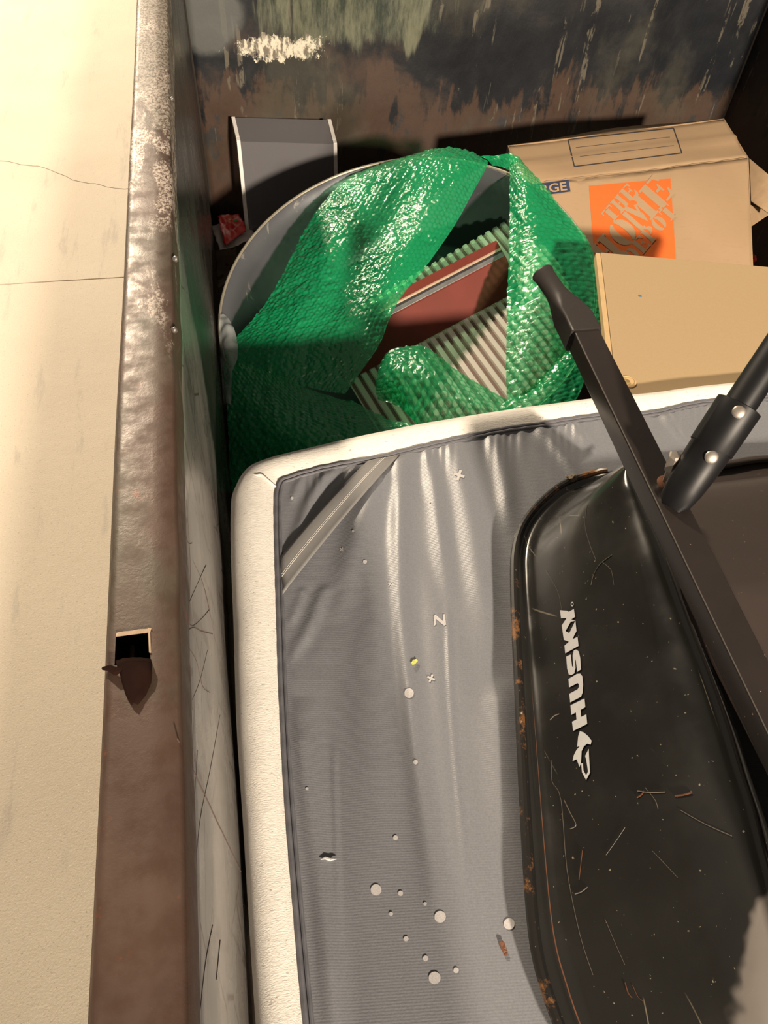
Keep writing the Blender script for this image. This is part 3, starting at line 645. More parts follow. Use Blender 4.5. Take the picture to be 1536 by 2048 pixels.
# ------------------------------------------------------------------ cardboard box
def cardbox():
    k = .985
    A, B = pk(1046, 370, k), pk(1497, 315, k); C2 = pk(1506, 524, 1.13); dn = C2-B; Dn = A+dn+Vector((.10, 0, 0))
    UL, UR = pk(1015, 291, k*.965), pk(1448, 237, k*.965)
    T = empty('moving_box', (A+B)*.5+Vector((0, .1, -.45))); tag(T, 'large brown cardboard moving box with an orange square logo by the far wall', 'cardboard box')
    # front panel (slightly buckled), upper panel bent back
    def surf(a, b, c, d, nx=50, ny=24, fold=0):
        G = []
        for i in range(ny+1):
            row = []
            for j in range(nx+1):
                s, t_ = j/nx, i/ny; q = a.lerp(b, s).lerp(d.lerp(c, s), t_)
                q.z += .004*mnoise.noise((s*3, t_*2, fold)); row.append(q)
            G.append(row)
        return G
    n1 = (B-A).cross(dn).normalized()*-1
    if n1.z < 0: n1 = -n1
    front = surf(A, B, C2+dn*.12, Dn+dn*.12)
    for i, r in enumerate(front):
        for j, q in enumerate(r):
            s = j/50
            if i < 3: q += n1*(-.0015*(3-i)*abs(mnoise.noise((s*9, 0, 4))))
    top = surf(UL, UR, B, A, 50, 10, 9)
    for j in range(51):
        s = j/50; top[0][j] += Vector((0, .018*math.sin(math.pi*s)+.003*mnoise.noise((s*18, 1, 1)), 0)); top[5][j] += Vector((0, .006*math.sin(math.pi*s), .004)); top[-1][j] = front[0][j].copy()
    fo = grid('front_panel', front, M_card, T); solid(fo, .004, -1 if fo.data.polygons[0].normal.dot(n1) > 0 else 1)
    to = grid('upper_panel', top, M_card, T); solid(to, .004, -1 if to.data.polygons[0].normal.z > 0 else 1)
    # crushed fold ridge
    P = [front[0][j]+n1*.002+Vector((0, .003*mnoise.noise((j*.4, 0, 0)), .0015*mnoise.noise((j*.7, 3, 0)))) for j in range(1, 50)]
    tube('crushed_fold', P, [.0012+.0016*abs(mnoise.noise((j*.23, 8, 0)))*(1 if j > 22 else .3) for j in range(49)], M_card, T, 7, .5)
    # hidden back, sides, bottom
    bk = Vector((0, .02, -.30)); UL2, UR2 = UL+bk, UR+bk; Cc, Dd = C2+dn*.12, Dn+dn*.12
    o = fixn(mesh('rear_panels', [UL, UR, UR2, UL2, Cc, Dd, A, B], [(0, 1, 2, 3), (3, 2, 4, 5), (0, 3, 5, 6), (1, 7, 4, 2)], M_cardin, T, False)); solid(o, .003)
    # open end flaps on the right
    e0, e1 = B+Vector((.004, 0, -.004)), C2+Vector((.004, 0, 0))
    slab('end_flap', [e0, pk(1546, 358, 1.00), pk(1540, 430, 1.05), B.lerp(C2, .42)+Vector((.004, 0, -.004))], .004, M_cardin, T)
    slab('end_flap', [B.lerp(C2, .40)+Vector((.004, 0, -.02)), pk(1545, 425, 1.06), pk(1500, 455, 1.10), B.lerp(C2, .70)+Vector((.004, 0, -.02))], .004, M_card, T)
    # printing on a panel: px -> panel plane, lifted by 0.6 mm
    bv = {}
    for nm, ob in (('f', fo), ('t', to)):
        bm = bmesh.new(); bm.from_mesh(ob.data); bm.transform(Matrix.Translation(ob.location+T.location)); bv[nm] = BVHTree.FromBMesh(bm); bm.free()
    O = Vector((0, 0, EYE))
    def on(u, v, w='f', lift=.0008):
        d = Vector(map(float, ray(u, v))); h = bv[w].ray_cast(O, d)
        q = h[0] if h[0] is not None else (pp(u, v, np.array(A)-[0, 0, EYE], np.array(n1)))
        return q-d*lift
    def decal(name, polys, mat, w='f', lift=.0008, parent=None):
        vs, fs = poly_fill(polys); return mesh(name, [on(x, y, w, lift) for x, y in vs], fs, mat, parent, False)
    def lines(name, segs, wd, w):
        vs = []; fs = []
        for (x0, y0), (x1, y1) in segs:
            L = math.hypot(x1-x0, y1-y0); nx, ny = -(y1-y0)/L*wd, (x1-x0)/L*wd
            for i in range(13):
                s = i/12; x, y = x0+(x1-x0)*s, y0+(y1-y0)*s; k_ = len(vs)
                vs += [on(x+nx, y+ny, w, .0012), on(x-nx, y-ny, w, .0012)]
                if i: fs.append((k_-2, k_, k_+1, k_-1))
        return mesh(name, vs, fs, M_ink, to, False)
    r = [(1136, 279), (1347, 256), (1364, 306), (1149, 333)]
    lines('printed_frame', [(r[i], r[(i+1) % 4]) for i in range(4)], 1.1, 't')
    lines('printed_lines', [((1152, 295), (1340, 274)), ((1160, 313), (1348, 291))], .45, 't')
    # orange square: unit square map
    q0, q1, q2, q3 = (1178, 371.5), (1341, 357), (1352, 522), (1190, 535)      # UL UR LR LL
    def sq(a, b):                                                               # a right, b up
        t_ = 1-b; x = (1-a)*(1-t_)*q0[0]+a*(1-t_)*q1[0]+a*t_*q2[0]+(1-a)*t_*q3[0]; y = (1-a)*(1-t_)*q0[1]+a*(1-t_)*q1[1]+a*t_*q2[1]+(1-a)*t_*q3[1]
        return (x, y)
    g = [sq(i/6, 0) for i in range(6)]+[sq(1, i/6) for i in range(6)]+[sq(1-i/6, 1) for i in range(6)]+[sq(0, 1-i/6) for i in range(6)]
    og = decal('orange_logo_square', [g], M_orange, parent=fo)
    # stencil serif letters in a 1x1 cell
    def rect(x0, y0, x1, y1): return [(x0, y0), (x1, y0), (x1, y1), (x0, y1)]
    LT = {
     'T': [[(.0, .72), (.0, 1), (.44, 1), (.44, .90), (.10, .90), (.06, .72)], [(.56, 1), (1, 1), (1, .72), (.94, .72), (.90, .90), (.56, .90)], [(.30, .86), (.70, .86), (.70, .08), (.84, .08), (.84, 0), (.16, 0), (.16, .08), (.30, .08)]],
     'H': [[(.0, 0), (.46, 0), (.46, .08), (.38, .08), (.38, .92), (.46, .92), (.46, 1), (0, 1), (0, .92), (.08, .92), (.08, .08), (0, .08)], [(.54, 0), (1, 0), (1, .08), (.92, .08), (.92, .92), (1, .92), (1, 1), (.54, 1), (.54, .92), (.62, .92), (.62, .08), (.54, .08)], rect(.42, .45, .58, .56)],
     'E': [[(.0, 0), (.44, 0), (.44, 1), (0, 1), (0, .92), (.10, .92), (.10, .08), (0, .08)], [(.50, 1), (.98, 1), (.98, .70), (.92, .70), (.80, .90), (.50, .92)], [(.50, 0), (1, 0), (1, .32), (.94, .32), (.82, .10), (.50, .08)], [(.50, .46), (.68, .46), (.74, .34), (.80, .34), (.80, .68), (.74, .68), (.68, .56), (.50, .56)]],
     'M': [[(.0, 0), (.22, 0), (.22, .08), (.17, .08), (.17, .80), (.14, .92), (0, .92), (0, 1), (.30, 1), (.50, .45), (.56, .62), (.42, 1), (.44, 1), (.28, 1), (.20, .86), (.20, .1), (.22, 0)][:0] or [(0, 0), (.24, 0), (.24, .08), (.17, .08), (.17, .92), (0, .92), (0, .08)], [(.0, 1), (.34, 1), (.56, .38), (.46, .05), (.20, .88), (.20, .95), (0, .95)], [(.62, 1), (1, 1), (1, .92), (.94, .92), (.94, .08), (1, .08), (1, 0), (.56, 0), (.56, .08), (.64, .08), (.64, .76), (.52, .44), (.48, .56)]],
     'O': [], 'D': [], 'P': []}
    def arc(cx, cy, rx, ry, a0, a1, n=10): return [(cx+rx*math.cos(math.radians(a0+(a1-a0)*i/n)), cy+ry*math.sin(math.radians(a0+(a1-a0)*i/n))) for i in range(n+1)]
    LT['O'] = [arc(.47, .5, .47, .5, 97, 263, 14)+arc(.47, .5, .12, .42, 263, 97, 10), arc(.53, .5, .47, .5, 83, -83, 14)+arc(.53, .5, .12, .42, -83, 83, 10)]
    LT['D'] = [[(.0, 0), (.42, 0), (.42, 1), (0, 1), (0, .92), (.10, .92), (.10, .08), (0, .08)], arc(.48, .5, .52, .5, 90, -90, 14)+arc(.48, .5, .18, .42, -90, 90, 10)]
    LT['P'] = [[(.0, 0), (.52, 0), (.52, .08), (.42, .08), (.42, 1), (0, 1), (0, .92), (.10, .92), (.10, .08), (0, .08)], arc(.48, .72, .52, .28, 90, -90, 12)+arc(.48, .72, .18, .20, -90, 90, 8)]
    def word(txt, ox, oy, w, h, gap, nm, start=0):
        vs = []; fs = []; c = math.cos(math.radians(45)); x = 0
        for ch in txt:
            cw = w*(1.15 if ch in 'M' else 1)
            for P in LT[ch]:
                T2 = []
                for (a, b) in P:
                    X, Y = x+a*cw, b*h; T2.append(sq(ox+(X-Y)*c, oy+(X+Y)*c))
                v_, f_ = poly_fill([T2]); k_ = len(vs); vs += v_; fs += [tuple(i+k_ for i in f) for f in f_]
            x += cw+gap
        return mesh(nm, [on(a, b, 'f', .0017) for a, b in vs], fs, M_card, og, False)
    word('THE', .25, .52, .15, .185, .018, 'logo_lettering')
    word('HOME', .185, -.03, .275, .35, .022, 'logo_lettering')
    word('DEPOT', .482, -.006, .148, .195, .02, 'logo_lettering')
    # size label
    lb = [(1040, 372), (1137, 359), (1141, 383), (1044, 397)]
    ol = decal('size_label', [[(lb[i][0]*(1-s)+lb[(i+1) % 4][0]*s, lb[i][1]*(1-s)+lb[(i+1) % 4][1]*s) for i in range(4) for s in (0, .25, .5, .75)]], M_navy, parent=fo)
    cu = bpy.data.curves.new('lbl', 'FONT'); cu.body = 'LARGE'; cu.size = 1; cu.resolution_u = 3; cu.offset = .018; co = bpy.data.objects.new('lbl', cu); COL.objects.link(co)
    bpy.context.view_layer.update(); me = bpy.data.meshes.new_from_object(co); xs = [v.co.x for v in me.vertices]; ysv = [v.co.y for v in me.vertices]
    vs = []
    for v in me.vertices:
        a = .05+.89*(v.co.x-min(xs))/(max(xs)-min(xs)); b = .14+.72*(1-(v.co.y-min(ysv))/(max(ysv)-min(ysv)))
        X = (lb[0][0]*(1-a)+lb[1][0]*a)*(1-b)+(lb[3][0]*(1-a)+lb[2][0]*a)*b; Y = (lb[0][1]*(1-a)+lb[1][1]*a)*(1-b)+(lb[3][1]*(1-a)+lb[2][1]*a)*b
        vs.append(on(X, Y, 'f', .0017))
    mesh('label_lettering', vs, [tuple(p.vertices) for p in me.polygons], M_card, ol, False)
    bpy.data.objects.remove(co); bpy.data.curves.remove(cu)
cardbox()
# ------------------------------------------------------------------ tan board
def board():
    TL, TR = pk(1202, 505, .858), pk(1620, 541, .858); BL = pk(1236, 795, .868); dn = (BL-TL)*1.03
    ax = (TR-TL).normalized(); dn = dn-ax*dn.dot(ax)*.0; n = ax.cross(-dn).normalized()
    if n.z < 0: n = -n
    T = empty('wooden_board', TL+dn); tag(T, 'smooth tan laminated board with a blue dot, leaning on the cardboard box', 'board')
    th = .018
    q = [TL+dn, TR+dn, TR, TL]
    box8('board_panel', [v-n*th for v in q]+q, M_board, T, .0008)
    l = TL-ax*.0005
    e = [l+dn-ax*.010, l+dn, l, l-ax*.010]
    box8('edge_band', [v-n*th for v in e]+[v-n*.0015 for v in e], M_band, T, .0008)
    c0 = np.array(TL)-[0, 0, EYE]
    def on(u, v): return pp(u, v, c0, np.array(n))
    def disc(nm, u, v, r, h, m, r2=None):
        c = on(u, v); a = ax; b = n.cross(a)
        R_ = []
        for (rr, hh) in ((r, -.0005), (r, h), (r*.85, h+.0004), (r2 or r*.8, h-.0012 if r2 else h+.0004)):
            R_.append([c+(a*math.cos(t_)+b*math.sin(t_))*rr+n*hh for t_ in [2*math.pi*i/24 for i in range(24)]])
        return auto(rings(nm, R_, m, T))
    disc('cam_fastener', 1256, 764, .0145, .0016, M_band, .012); disc('cam_screw', 1254, 764, .0045, .0022, M_brass)
    disc('blue_dot', 1280, 592, .0035, .0004, M_blue)
board()
# ------------------------------------------------------------------ mattress
ZM = .85
Gpx = [(640, 2300), (612, 2048), (590, 1800), (574, 1600), (563, 1400), (558, 1250), (554, 1120), (552, 1030), (553, 990), (560, 966), (578, 956), (640, 938), (700, 926), (760, 916), (830, 898), (900, 882), (1000, 860), (1100, 846), (1200, 832), (1300, 827), (1400, 806), (1536, 795), (1640, 790)]
Opx = [(528, 2300), (510, 2048), (497, 1850), (485, 1650), (472, 1450), (466, 1250), (461, 1120), (460, 1030), (463, 985), (478, 955), (505, 932), (570, 913), (650, 893), (740, 873), (820, 857), (900, 845), (1000, 830), (1100, 817), (1200, 804), (1300, 793), (1400, 782), (1536, 768), (1640, 760)]
Gs = resample(smooth_pts(Gpx, 8), 400); Gw = np.array([tuple(pk(u, v, ZM)) for u, v in smooth_pts(Gpx, 10)])
Ow = np.array([tuple(pk(u, v, ZM+.022)) for u, v in smooth_pts(Opx, 10)])
# left run (x as a function of y) and far run (y as a function of x) of the grey panel boundary
ci = int(np.argmin((Gw[:, 0]-Gw[:, 1]))) if False else 9*10
XE = 1.05; YN = -.55
FOLDS = [([(808, 905), (800, 1000), (800, 1100), (806, 1250), (826, 1450), (852, 1650), (880, 1850)], 13, 7.5, 1),
 ([(852, 900), (872, 1000), (886, 1120), (905, 1220)], 11, 4.5, 1), ([(905, 888), (932, 1000), (960, 1150), (990, 1330)], 19, 6, 1), ([(985, 868), (1008, 960), (1022, 1070)], 12, 5, 1),
 ([(770, 940), (735, 1020), (700, 1120), (680, 1250)], 19, 6, 1), ([(662, 938), (622, 1000), (600, 1060), (580, 1110)], 9, 4.5, 0), ([(600, 952), (585, 1010)], 6, 2.5, 0), ([(720, 926), (690, 960), (660, 1000)], 8, 3, 0),
 ([(650, 1175), (612, 1270), (574, 1335)], 10, 3, 0), ([(606, 1180), (590, 1230), (572, 1260)], 7, 1.6, 0), ([(598, 1440), (618, 1600), (642, 1780), (664, 2000), (680, 2200)], 17, 7, 1),
 ([(756, 1050), (752, 1200), (738, 1400), (752, 1600), (765, 1800)], 28, 5, 1), ([(896, 1230), (902, 1400), (920, 1620), (940, 1850)], 4, 1.6, 0), ([(668, 1500), (672, 1650), (680, 1900)], 4, 1.2, 0),
 ([(1000, 1380), (1010, 1600), (1050, 1800)], 24, 5, 1), ([(1080, 855), (1120, 905), (1160, 960)], 10, 4, 0), ([(1140, 842), (1180, 900)], 9, 4, 0), ([(1330, 828), (1360, 880), (1400, 900)], 9, 4, 0), ([(1420, 806), (1440, 850)], 8, 3, 0), ([(1490, 800), (1500, 860)], 8, 3, 0), ([(1260, 826), (1275, 880)], 10, 4, 0)]
def panel_h(x, y):
    x = np.asarray(x, float); y = np.asarray(y, float)
    u, v = proj(x, np.maximum(y, .03), np.full(x.shape, EYE-ZM)); h = np.zeros(x.shape)
    for pts, sg, amp, rep in FOLDS:
        P = np.array(smooth_pts(pts, 8)); vmin, vmax = P[0, 1], P[-1, 1]
        uu = np.interp(v, P[:, 1], P[:, 0]); span = vmax-vmin
        fade = np.clip((v-vmin+span*.06)/(span*.12), 0, 1)*np.clip((vmax-v)/(span*.35), 0, 1)
        d = (u-uu)/sg
        h += amp*.001*fade*(np.exp(-.5*d*d)-.25*np.exp(-.5*((np.abs(d)-2.6)/1.1)**2))
    # gathers under the elastic edge
    k = 1
    Fp = np.array(Gpx[10:]); gy = np.interp(u, Fp[:, 0], Fp[:, 1])
    dtop = np.clip(v-gy, 0, 999); h += .0016*np.exp(-dtop/26)*np.sin(u*.30+3*np.sin(u*.05))*np.clip((u-585)/20, 0, 1)
    nz = np.array([mnoise.noise((a*5, b*3.2, 2)) for a, b in zip(x.ravel(), y.ravel())]).reshape(x.shape); h += .004*nz
    nz = np.array([mnoise.noise((a*34, b*9, 4)) for a, b in zip(x.ravel(), y.ravel())]).reshape(x.shape); h += .0010*nz
    return h
def mattress():
    T = empty('mattress', (.5, .2, EYE-ZM-.14)); tag(T, 'mattress lying bottom up in a pale heathered cover with grey underside', 'mattress')
    n = 260
    G = resample(Gw, n); 
    # close the loops round the part outside the frame
    Gl = np.vstack([[(XE, YN, EYE-ZM)], [(G[0, 0], YN, EYE-ZM)], G, [(XE, G[-1, 1], EYE-ZM)]])
    # matching outer points by index of control points
    O_ = np.array([np.array(p) for p in Ow]); G0 = Gw
    Gl = np.vstack([[(XE, YN, EYE-ZM)], [(G0[0, 0]-.02, YN, EYE-ZM)], G0, [(XE, G0[-1, 1], EYE-ZM)]])
    Ol = np.vstack([[(XE+.06, YN-.06, EYE-ZM-.022)], [(O_[0, 0]-.01, YN-.06, EYE-ZM-.022)], O_, [(XE+.06, O_[-1, 1], EYE-ZM-.022)]])
    inn = Gl.copy(); cen = np.array([.5, .2, 0]); inn[:, :2] = Gl[:, :2]+(cen[:2]-Gl[:, :2])*.03
    R_ = []
    for a, dz in ((-.25, -.006), (0, 0.), (.25, .007), (.5, .009), (.72, .004), (.88, -.008), (1.0, -.030), (1.03, -.055), (1.03, -.09), (1.0, -.118), (.93, -.132), (.75, -.138)):
        q = Gl+(Ol-Gl)*a; q[:, 2] = EYE-ZM+dz; 
        if a > 0 and a < .9: q[:, 2] += np.array([.0012*mnoise.noise((x_*20, y_*20, a)) for x_, y_ in q[:, :2]])
        q[:, 0] = np.maximum(q[:, 0], XW+.005)
        R_.append([tuple(p) for p in q])
    o = rings('heathered_cover', R_, M_white, T, True, (False, True)); auto(o, 60)
    s = [pk(503, 945, ZM-.003), pk(512, 950, ZM-.009), pk(524, 950, ZM-.010), pk(538, 962, ZM-.009), pk(553, 975, ZM-.002)]
    tube('corner_seam', smooth_pts([tuple(p) for p in s], 5), .0014, M_white, T, 6)
    # grey panel
    left = Gw[:ci+5]; far = Gw[ci:]
    oi = np.argsort(left[:, 1]); of = np.argsort(far[:, 0])
    xL = lambda y: np.interp(y, left[oi, 1], left[oi, 0]); yT = lambda x: np.interp(x, far[of, 0], far[of, 1])
    na, nb = 420, 400
    a, b = np.meshgrid(np.linspace(0, 1, na), np.linspace(0, 1, nb)); a = a**1.15
    x = a*XE; y = b*1.0
    for _ in range(6):
        x = xL(y)+(XE-xL(y))*a; y = YN+(yT(x)-YN)*b
    # distance to border keeps the edge tucked
    h = panel_h(x, y); ed = np.minimum(np.minimum((x-xL(y)), (yT(x)-y))/.018, 1); h = h*np.clip(ed, 0, 1)+.0012
    Z = EYE-ZM+h
    vs = np.stack([x, y, Z], -1).reshape(-1, 3)
    idx = np.arange(na*nb).reshape(nb, na); fs = np.stack([idx[:-1, :-1], idx[:-1, 1:], idx[1:, 1:], idx[1:, :-1]], -1).reshape(-1, 4)
    gp = mesh('grey_underside', [tuple(p) for p in vs.tolist()], [tuple(f) for f in fs.tolist()], M_grey, T)
    # elastic piping: two cords
    P = resample(Gw, 380); P[:, 2] += .0022
    P = [Vector(p)+Vector((0, 0, .0004*math.sin(i*.9))) for i, p in enumerate(P)]
    tube('elastic_piping', P, .0030, M_pipe, T, 8)
    Q = []
    for i, p in enumerate(P):
        d = (P[min(i+1, len(P)-1)]-P[max(i-1, 0)]).normalized(); nn = d.cross(Vector((0, 0, 1)))
        Q.append(p+nn*.0055-Vector((0, 0, .0006)))
    tube('elastic_piping', Q, .0024, M_pipe, T, 8)
    # corner strap
    def bandq(u0, v0, u1, v1, k0, k1, n_=24):
        A, B = pk(u0, v0, ZM), pk(u1, v1, ZM); out = []
        for i in range(n_+1):
            t_ = i/n_; q = A.lerp(B, t_); q.z += .0035+.009*math.sin(math.pi*t_)**.7; out.append(q)
        return out
    E1 = bandq(562, 1118, 736, 926, 0, 0); E2 = bandq(566, 1192, 800, 912, 0, 0)
    S_ = [[E1[i].lerp(E2[i], j/8)+Vector((0, 0, .0008*math.sin(j*.8))) for j in range(9)] for i in range(25)]
    so = grid('corner_strap', S_, M_strap, T); solid(so, .0012)
    for f in (.47, .53):
        tube('stitch_line', [E1[i].lerp(E2[i], f)+Vector((0, 0, .0012)) for i in range(25)], .0006, M_stitch, so, 5)
    # printed marks follow the cloth
    def onp(u, v, lift=.0009):
        q = pk(u, v, ZM-.002)
        for _ in range(2):
            hh = float(panel_h(np.array([q.x]), np.array([q.y]))[0])+.0012; q = pk(u, v, ZM-hh)
        q.z += lift; return q
    def mark(polys):
        vs, fs = poly_fill(polys); mesh('printed_mark', [onp(x_, y_) for x_, y_ in vs], fs, M_print, gp, False)
    def circ(u, v, r): return [(u+r*math.cos(i*math.pi/8), v+r*1.05*math.sin(i*math.pi/8)) for i in range(16)]
    for (u, v, r) in ((818, 1387, 9.5), (880, 1834, 11.5), (752, 1780, 11), (869, 1956, 12), (1018, 1848, 11), (801, 1787, 5), (850, 1808, 3.5), (782, 1828, 4), (812, 1878, 5), (851, 1917, 5.5), (912, 1941, 5.5), (791, 1676, 5), (831, 1525, 4.5), (614, 1578, 3), (730, 1124, 4), (706, 1063, 2.5), (859, 1005, 2.5), (584, 997, 3)):
        mark([circ(u, v, r)])
    for (u, v, r, a_) in ((918, 951, 11, .3), (862, 1357, 8, .4), (683, 1099, 4, .7), (780, 1169, 4.5, .7)):
        w = r*.24; P_ = [(-w, -r), (w, -r), (w, -w), (r, -w), (r, w), (w, w), (w, r), (-w, r), (-w, w), (-r, w), (-r, -w), (-w, -w)]
        mark([[(u+x_*math.cos(a_)-y_*math.sin(a_), v+x_*math.sin(a_)+y_*math.cos(a_)) for x_, y_ in P_]])
    Zp = [(867, 1232), (871, 1230), (886, 1243), (886, 1229), (890, 1229), (892, 1250), (888, 1252), (871, 1238), (872, 1249), (868, 1253)]
    mark([Zp])
    tr = [onp(u, v, .002) for u, v in ((641, 1720), (650, 1717), (660, 1720), (674, 1719))]
    tube('cloth_tear', tr, [.0004, .0015, .0017, .0003], M_print, gp, 6)
    # litter on the cloth
    def leaf(nm, pts, mat, lab):
        vs, fs = poly_fill([pts]); o_ = mesh(nm, [onp(x_, y_, .0018+.0015*random.random()) for x_, y_ in vs], fs, mat, None, False); solid(o_, .0006); tag(o_, lab, 'leaf')
    leaf('leaf_fragment', [(822, 1328), (826, 1321), (832, 1320), (835, 1324), (830, 1330), (824, 1332)], M_yel, 'tiny yellow leaf fragment on the grey mattress underside')
    leaf('leaf_fragment', [(998, 1886), (1003, 1882), (1008, 1886), (1010, 1896), (1014, 1904), (1013, 1911), (1007, 1911), (1002, 1900)], M_brn, 'small brown leaf fragment on the grey mattress beside the black tray')
mattress()
# ------------------------------------------------------------------ wheelbarrow
def wheelbarrow():
    T = empty('wheelbarrow', (.45, .1, EYE-ZM+.004)); tag(T, 'upside down wheelbarrow with a scratched black tray and handles, lying on the mattress', 'wheelbarrow')
    RZ = ZM-.022
    # matched stations: rim (L), wall foot (B), shoulder (K) each as u,v,k
    L = [(1262, 938, RZ-.02), (1215, 942, RZ-.01), (1180, 950, RZ), (1130, 968, RZ), (1092, 996, RZ), (1060, 1030, RZ), (1040, 1065, RZ), (1030, 1105, RZ), (1028, 1150, RZ), (1030, 1230, RZ), (1036, 1350, RZ), (1042, 1480, RZ), (1048, 1600, RZ), (1055, 1720, RZ), (1064, 1840, RZ), (1076, 1920, RZ), (1096, 1990, RZ), (1122, 2060, RZ), (1165, 2150, RZ), (1250, 2250, RZ)]
    K = [(1246, 934, .665), (1248, 938, .664), (1250, 942, .664), (1253, 948, .664), (1256, 955, .664), (1260, 964, .664), (1266, 978, .664), (1275, 1000, .666), (1290, 1040, .668), (1315, 1110, .67), (1354, 1220, .675), (1400, 1340, .68), (1432, 1430, .685), (1462, 1530, .69), (1488, 1610, .695), (1508, 1690, .70), (1526, 1760, .705), (1536, 1850, .71), (1545, 1960, .72), (1560, 2080, .735)]
    prof = [(0, 0, 0), (.055, -.30, .0), (.11, -.10, 0), (.20, .02, 0), (.35, .14, 0), (.5, .32, 0), (.65, .53, 0), (.78, .73, 0), (.88, .88, 0), (.95, .965, 0), (1, 1, 0)]
    rows = []
    nL = len(L); Ls = resample_idx = None
    Lp = np.array([tuple(pk(*p)) for p in L]); Kp = np.array([tuple(pk(*p)) for p in K])
    Lp = np.array(smooth_pts(Lp, 6)); Kp = np.array(smooth_pts(Kp, 6))
    # section profile from rim to shoulder: s across, h up
    sec = [(0.0, 0.0), (.03, .015), (.07, .02), (.11, -.015), (.16, .01), (.22, .07), (.32, .20), (.44, .36), (.56, .53), (.68, .70), (.78, .835), (.86, .925), (.93, .98), (1.0, 1.0)]
    for i in range(len(Lp)):
        a, b = Lp[i], Kp[i]; row = []
        for s, h in sec:
            p = a+(b-a)*s; p[2] = a[2]+(b[2]-a[2])*h; row.append(Vector(p))
        # behind the shoulder: rolls over and drops to the underside plane
        for dx, dz in ((.010, -.003), (.018, -.012), (.024, -.028), (.030, -.040), (.040, -.046)):
            row.append(Vector((b[0]+dx, b[1]-dx*.35, b[2]+dz)))
        rows.append(row)
    tr = grid('tray', rows, M_enamel, T); tr = fixn(tr)
    md = tr.modifiers.new('s', 'SUBSURF'); md.levels = 1; md.render_levels = 1
    solid(tr, .002, -1)
    # rolled rim lip
    tube('tray_lip', [Vector(p)+Vector((0, 0, .001)) for p in Lp[6:]], .0058, M_lip, tr, 10)
    tube('rust_line', [rows[i][3]+Vector((0, 0, .0005)) for i in range(22, len(rows), 2)], .0012, M_rust, tr, 6)
    # torn mud at the far end of the lip
    o = crumple('mud_clump', pk(1143, 957, RZ-.006), .008, .004, .004, M_dirt, tr, amp=.8, seed=3)
    # rear slope and underside plane to the right
    nx, ny = 60, 60; G = []
    for i in range(ny+1):
        t_ = i/ny; row = []
        for j in range(nx+1):
            s = j/nx; x0_ = .455+.14*min(1, max(0, 1-t_/.22)); x = x0_+s*(1.0-x0_)
            yr = .661+.0*s; y = yr-t_*.95
            z = -.83+.125*min(1, max(0, (t_-.02)/.28))**.75
            if t_ < .02: z = -.835
            z -= .012*math.exp(-(((t_-.035)/.012)**2))
            z += .0015*mnoise.noise((x*6, y*6, 2))
            row.append(Vector((x, y, z+EYE-(.010 if s == 0 else 0))))
        G.append(row)
    rs = grid('tray_rear_slope', G, M_enamel2, T); solid(fixn(rs), .002, -1)
    tube('rear_lip', [(.60+.40*k/20, .664+.002*math.sin(k), EYE-.831) for k in range(21)], .0062, M_enamel2, rs, 10)
    # maker's name, traced in the tray's own surface
    bm = bmesh.new(); bm.from_mesh(tr.data); bm.transform(Matrix.Translation(tr.location+T.location)); bv = BVHTree.FromBMesh(bm); bm.free()
    O = Vector((0, 0, EYE))
    def on(u, v, lift=.0022):
        d = Vector(map(float, ray(u, v))); h = bv.ray_cast(O, d); q = h[0] if h[0] is not None else pk(u, v, .74); return q-d*lift
    def z7(P): return [(1080+x/4.875, 1180+y/4.875) for x, y in P]
    LET = {
      'Y': [[(195, 197), (262, 202), (280, 212), (330, 185), (342, 262), (300, 290), (268, 275), (205, 275)]],
      'K': [[(212, 345), (262, 270), (342, 300), (356, 400), (330, 450), (318, 480), (366, 457), (376, 545), (246, 618), (238, 542), (282, 505), (232, 485)], [(248, 400), (300, 310), (345, 300), (286, 420)]],
      'S': [[(255, 650), (300, 628), (312, 740), (325, 762), (318, 640), (330, 588), (352, 580), (378, 600), (392, 660), (399, 775), (362, 798), (350, 690), (342, 670), (346, 760), (335, 812), (305, 830), (280, 822), (265, 770)]],
      'U': [[(277, 868), (360, 818), (392, 815), (412, 840), (420, 920), (415, 1000), (400, 1040), (295, 1096), (286, 1012), (366, 968), (380, 945), (378, 918), (366, 908), (284, 950)]],
      'H': [[(297, 1125), (434, 1057), (442, 1142), (396, 1168), (400, 1238), (452, 1212), (460, 1305), (324, 1374), (312, 1285), (356, 1262), (350, 1194), (306, 1218)]]}
    lg = empty('lettering', (0, 0, 0)); bpy.data.objects.remove(lg)
    for ch, PP in LET.items():
        vs, fs = poly_fill([z7(P) for P in PP]); mesh('letter', [on(x, y) for x, y in vs], fs, M_logo, tr, False)
    emb = [[(388, 1376), (425, 1388), (470, 1425), (503, 1470), (494, 1508), (460, 1498), (428, 1525), (406, 1570), (402, 1640), (398, 1690), (384, 1728), (372, 1690), (355, 1650), (318, 1668), (330, 1610), (355, 1560), (388, 1522), (362, 1530), (372, 1430)],
           [(475, 1548), (478, 1620), (488, 1780), (450, 1852), (410, 1780), (400, 1690), (418, 1690), (424, 1760), (450, 1806), (468, 1770), (452, 1660), (440, 1618)]]
    for P in emb:
        vs, fs = poly_fill([z7(P)]); mesh('emblem', [on(x, y) for x, y in vs], fs, M_logo, tr, False)
    cr = z7([(314+13*math.cos(i*math.pi/6), 138+22*math.sin(i*math.pi/6)) for i in range(12)]); ci_ = z7([(314+8*math.cos(i*math.pi/6), 138+14*math.sin(i*math.pi/6)) for i in range(12)])
    vs, fs = poly_fill([cr, ci_]); mesh('registered_mark', [on(x, y) for x, y in vs], fs, M_logo, tr, False)
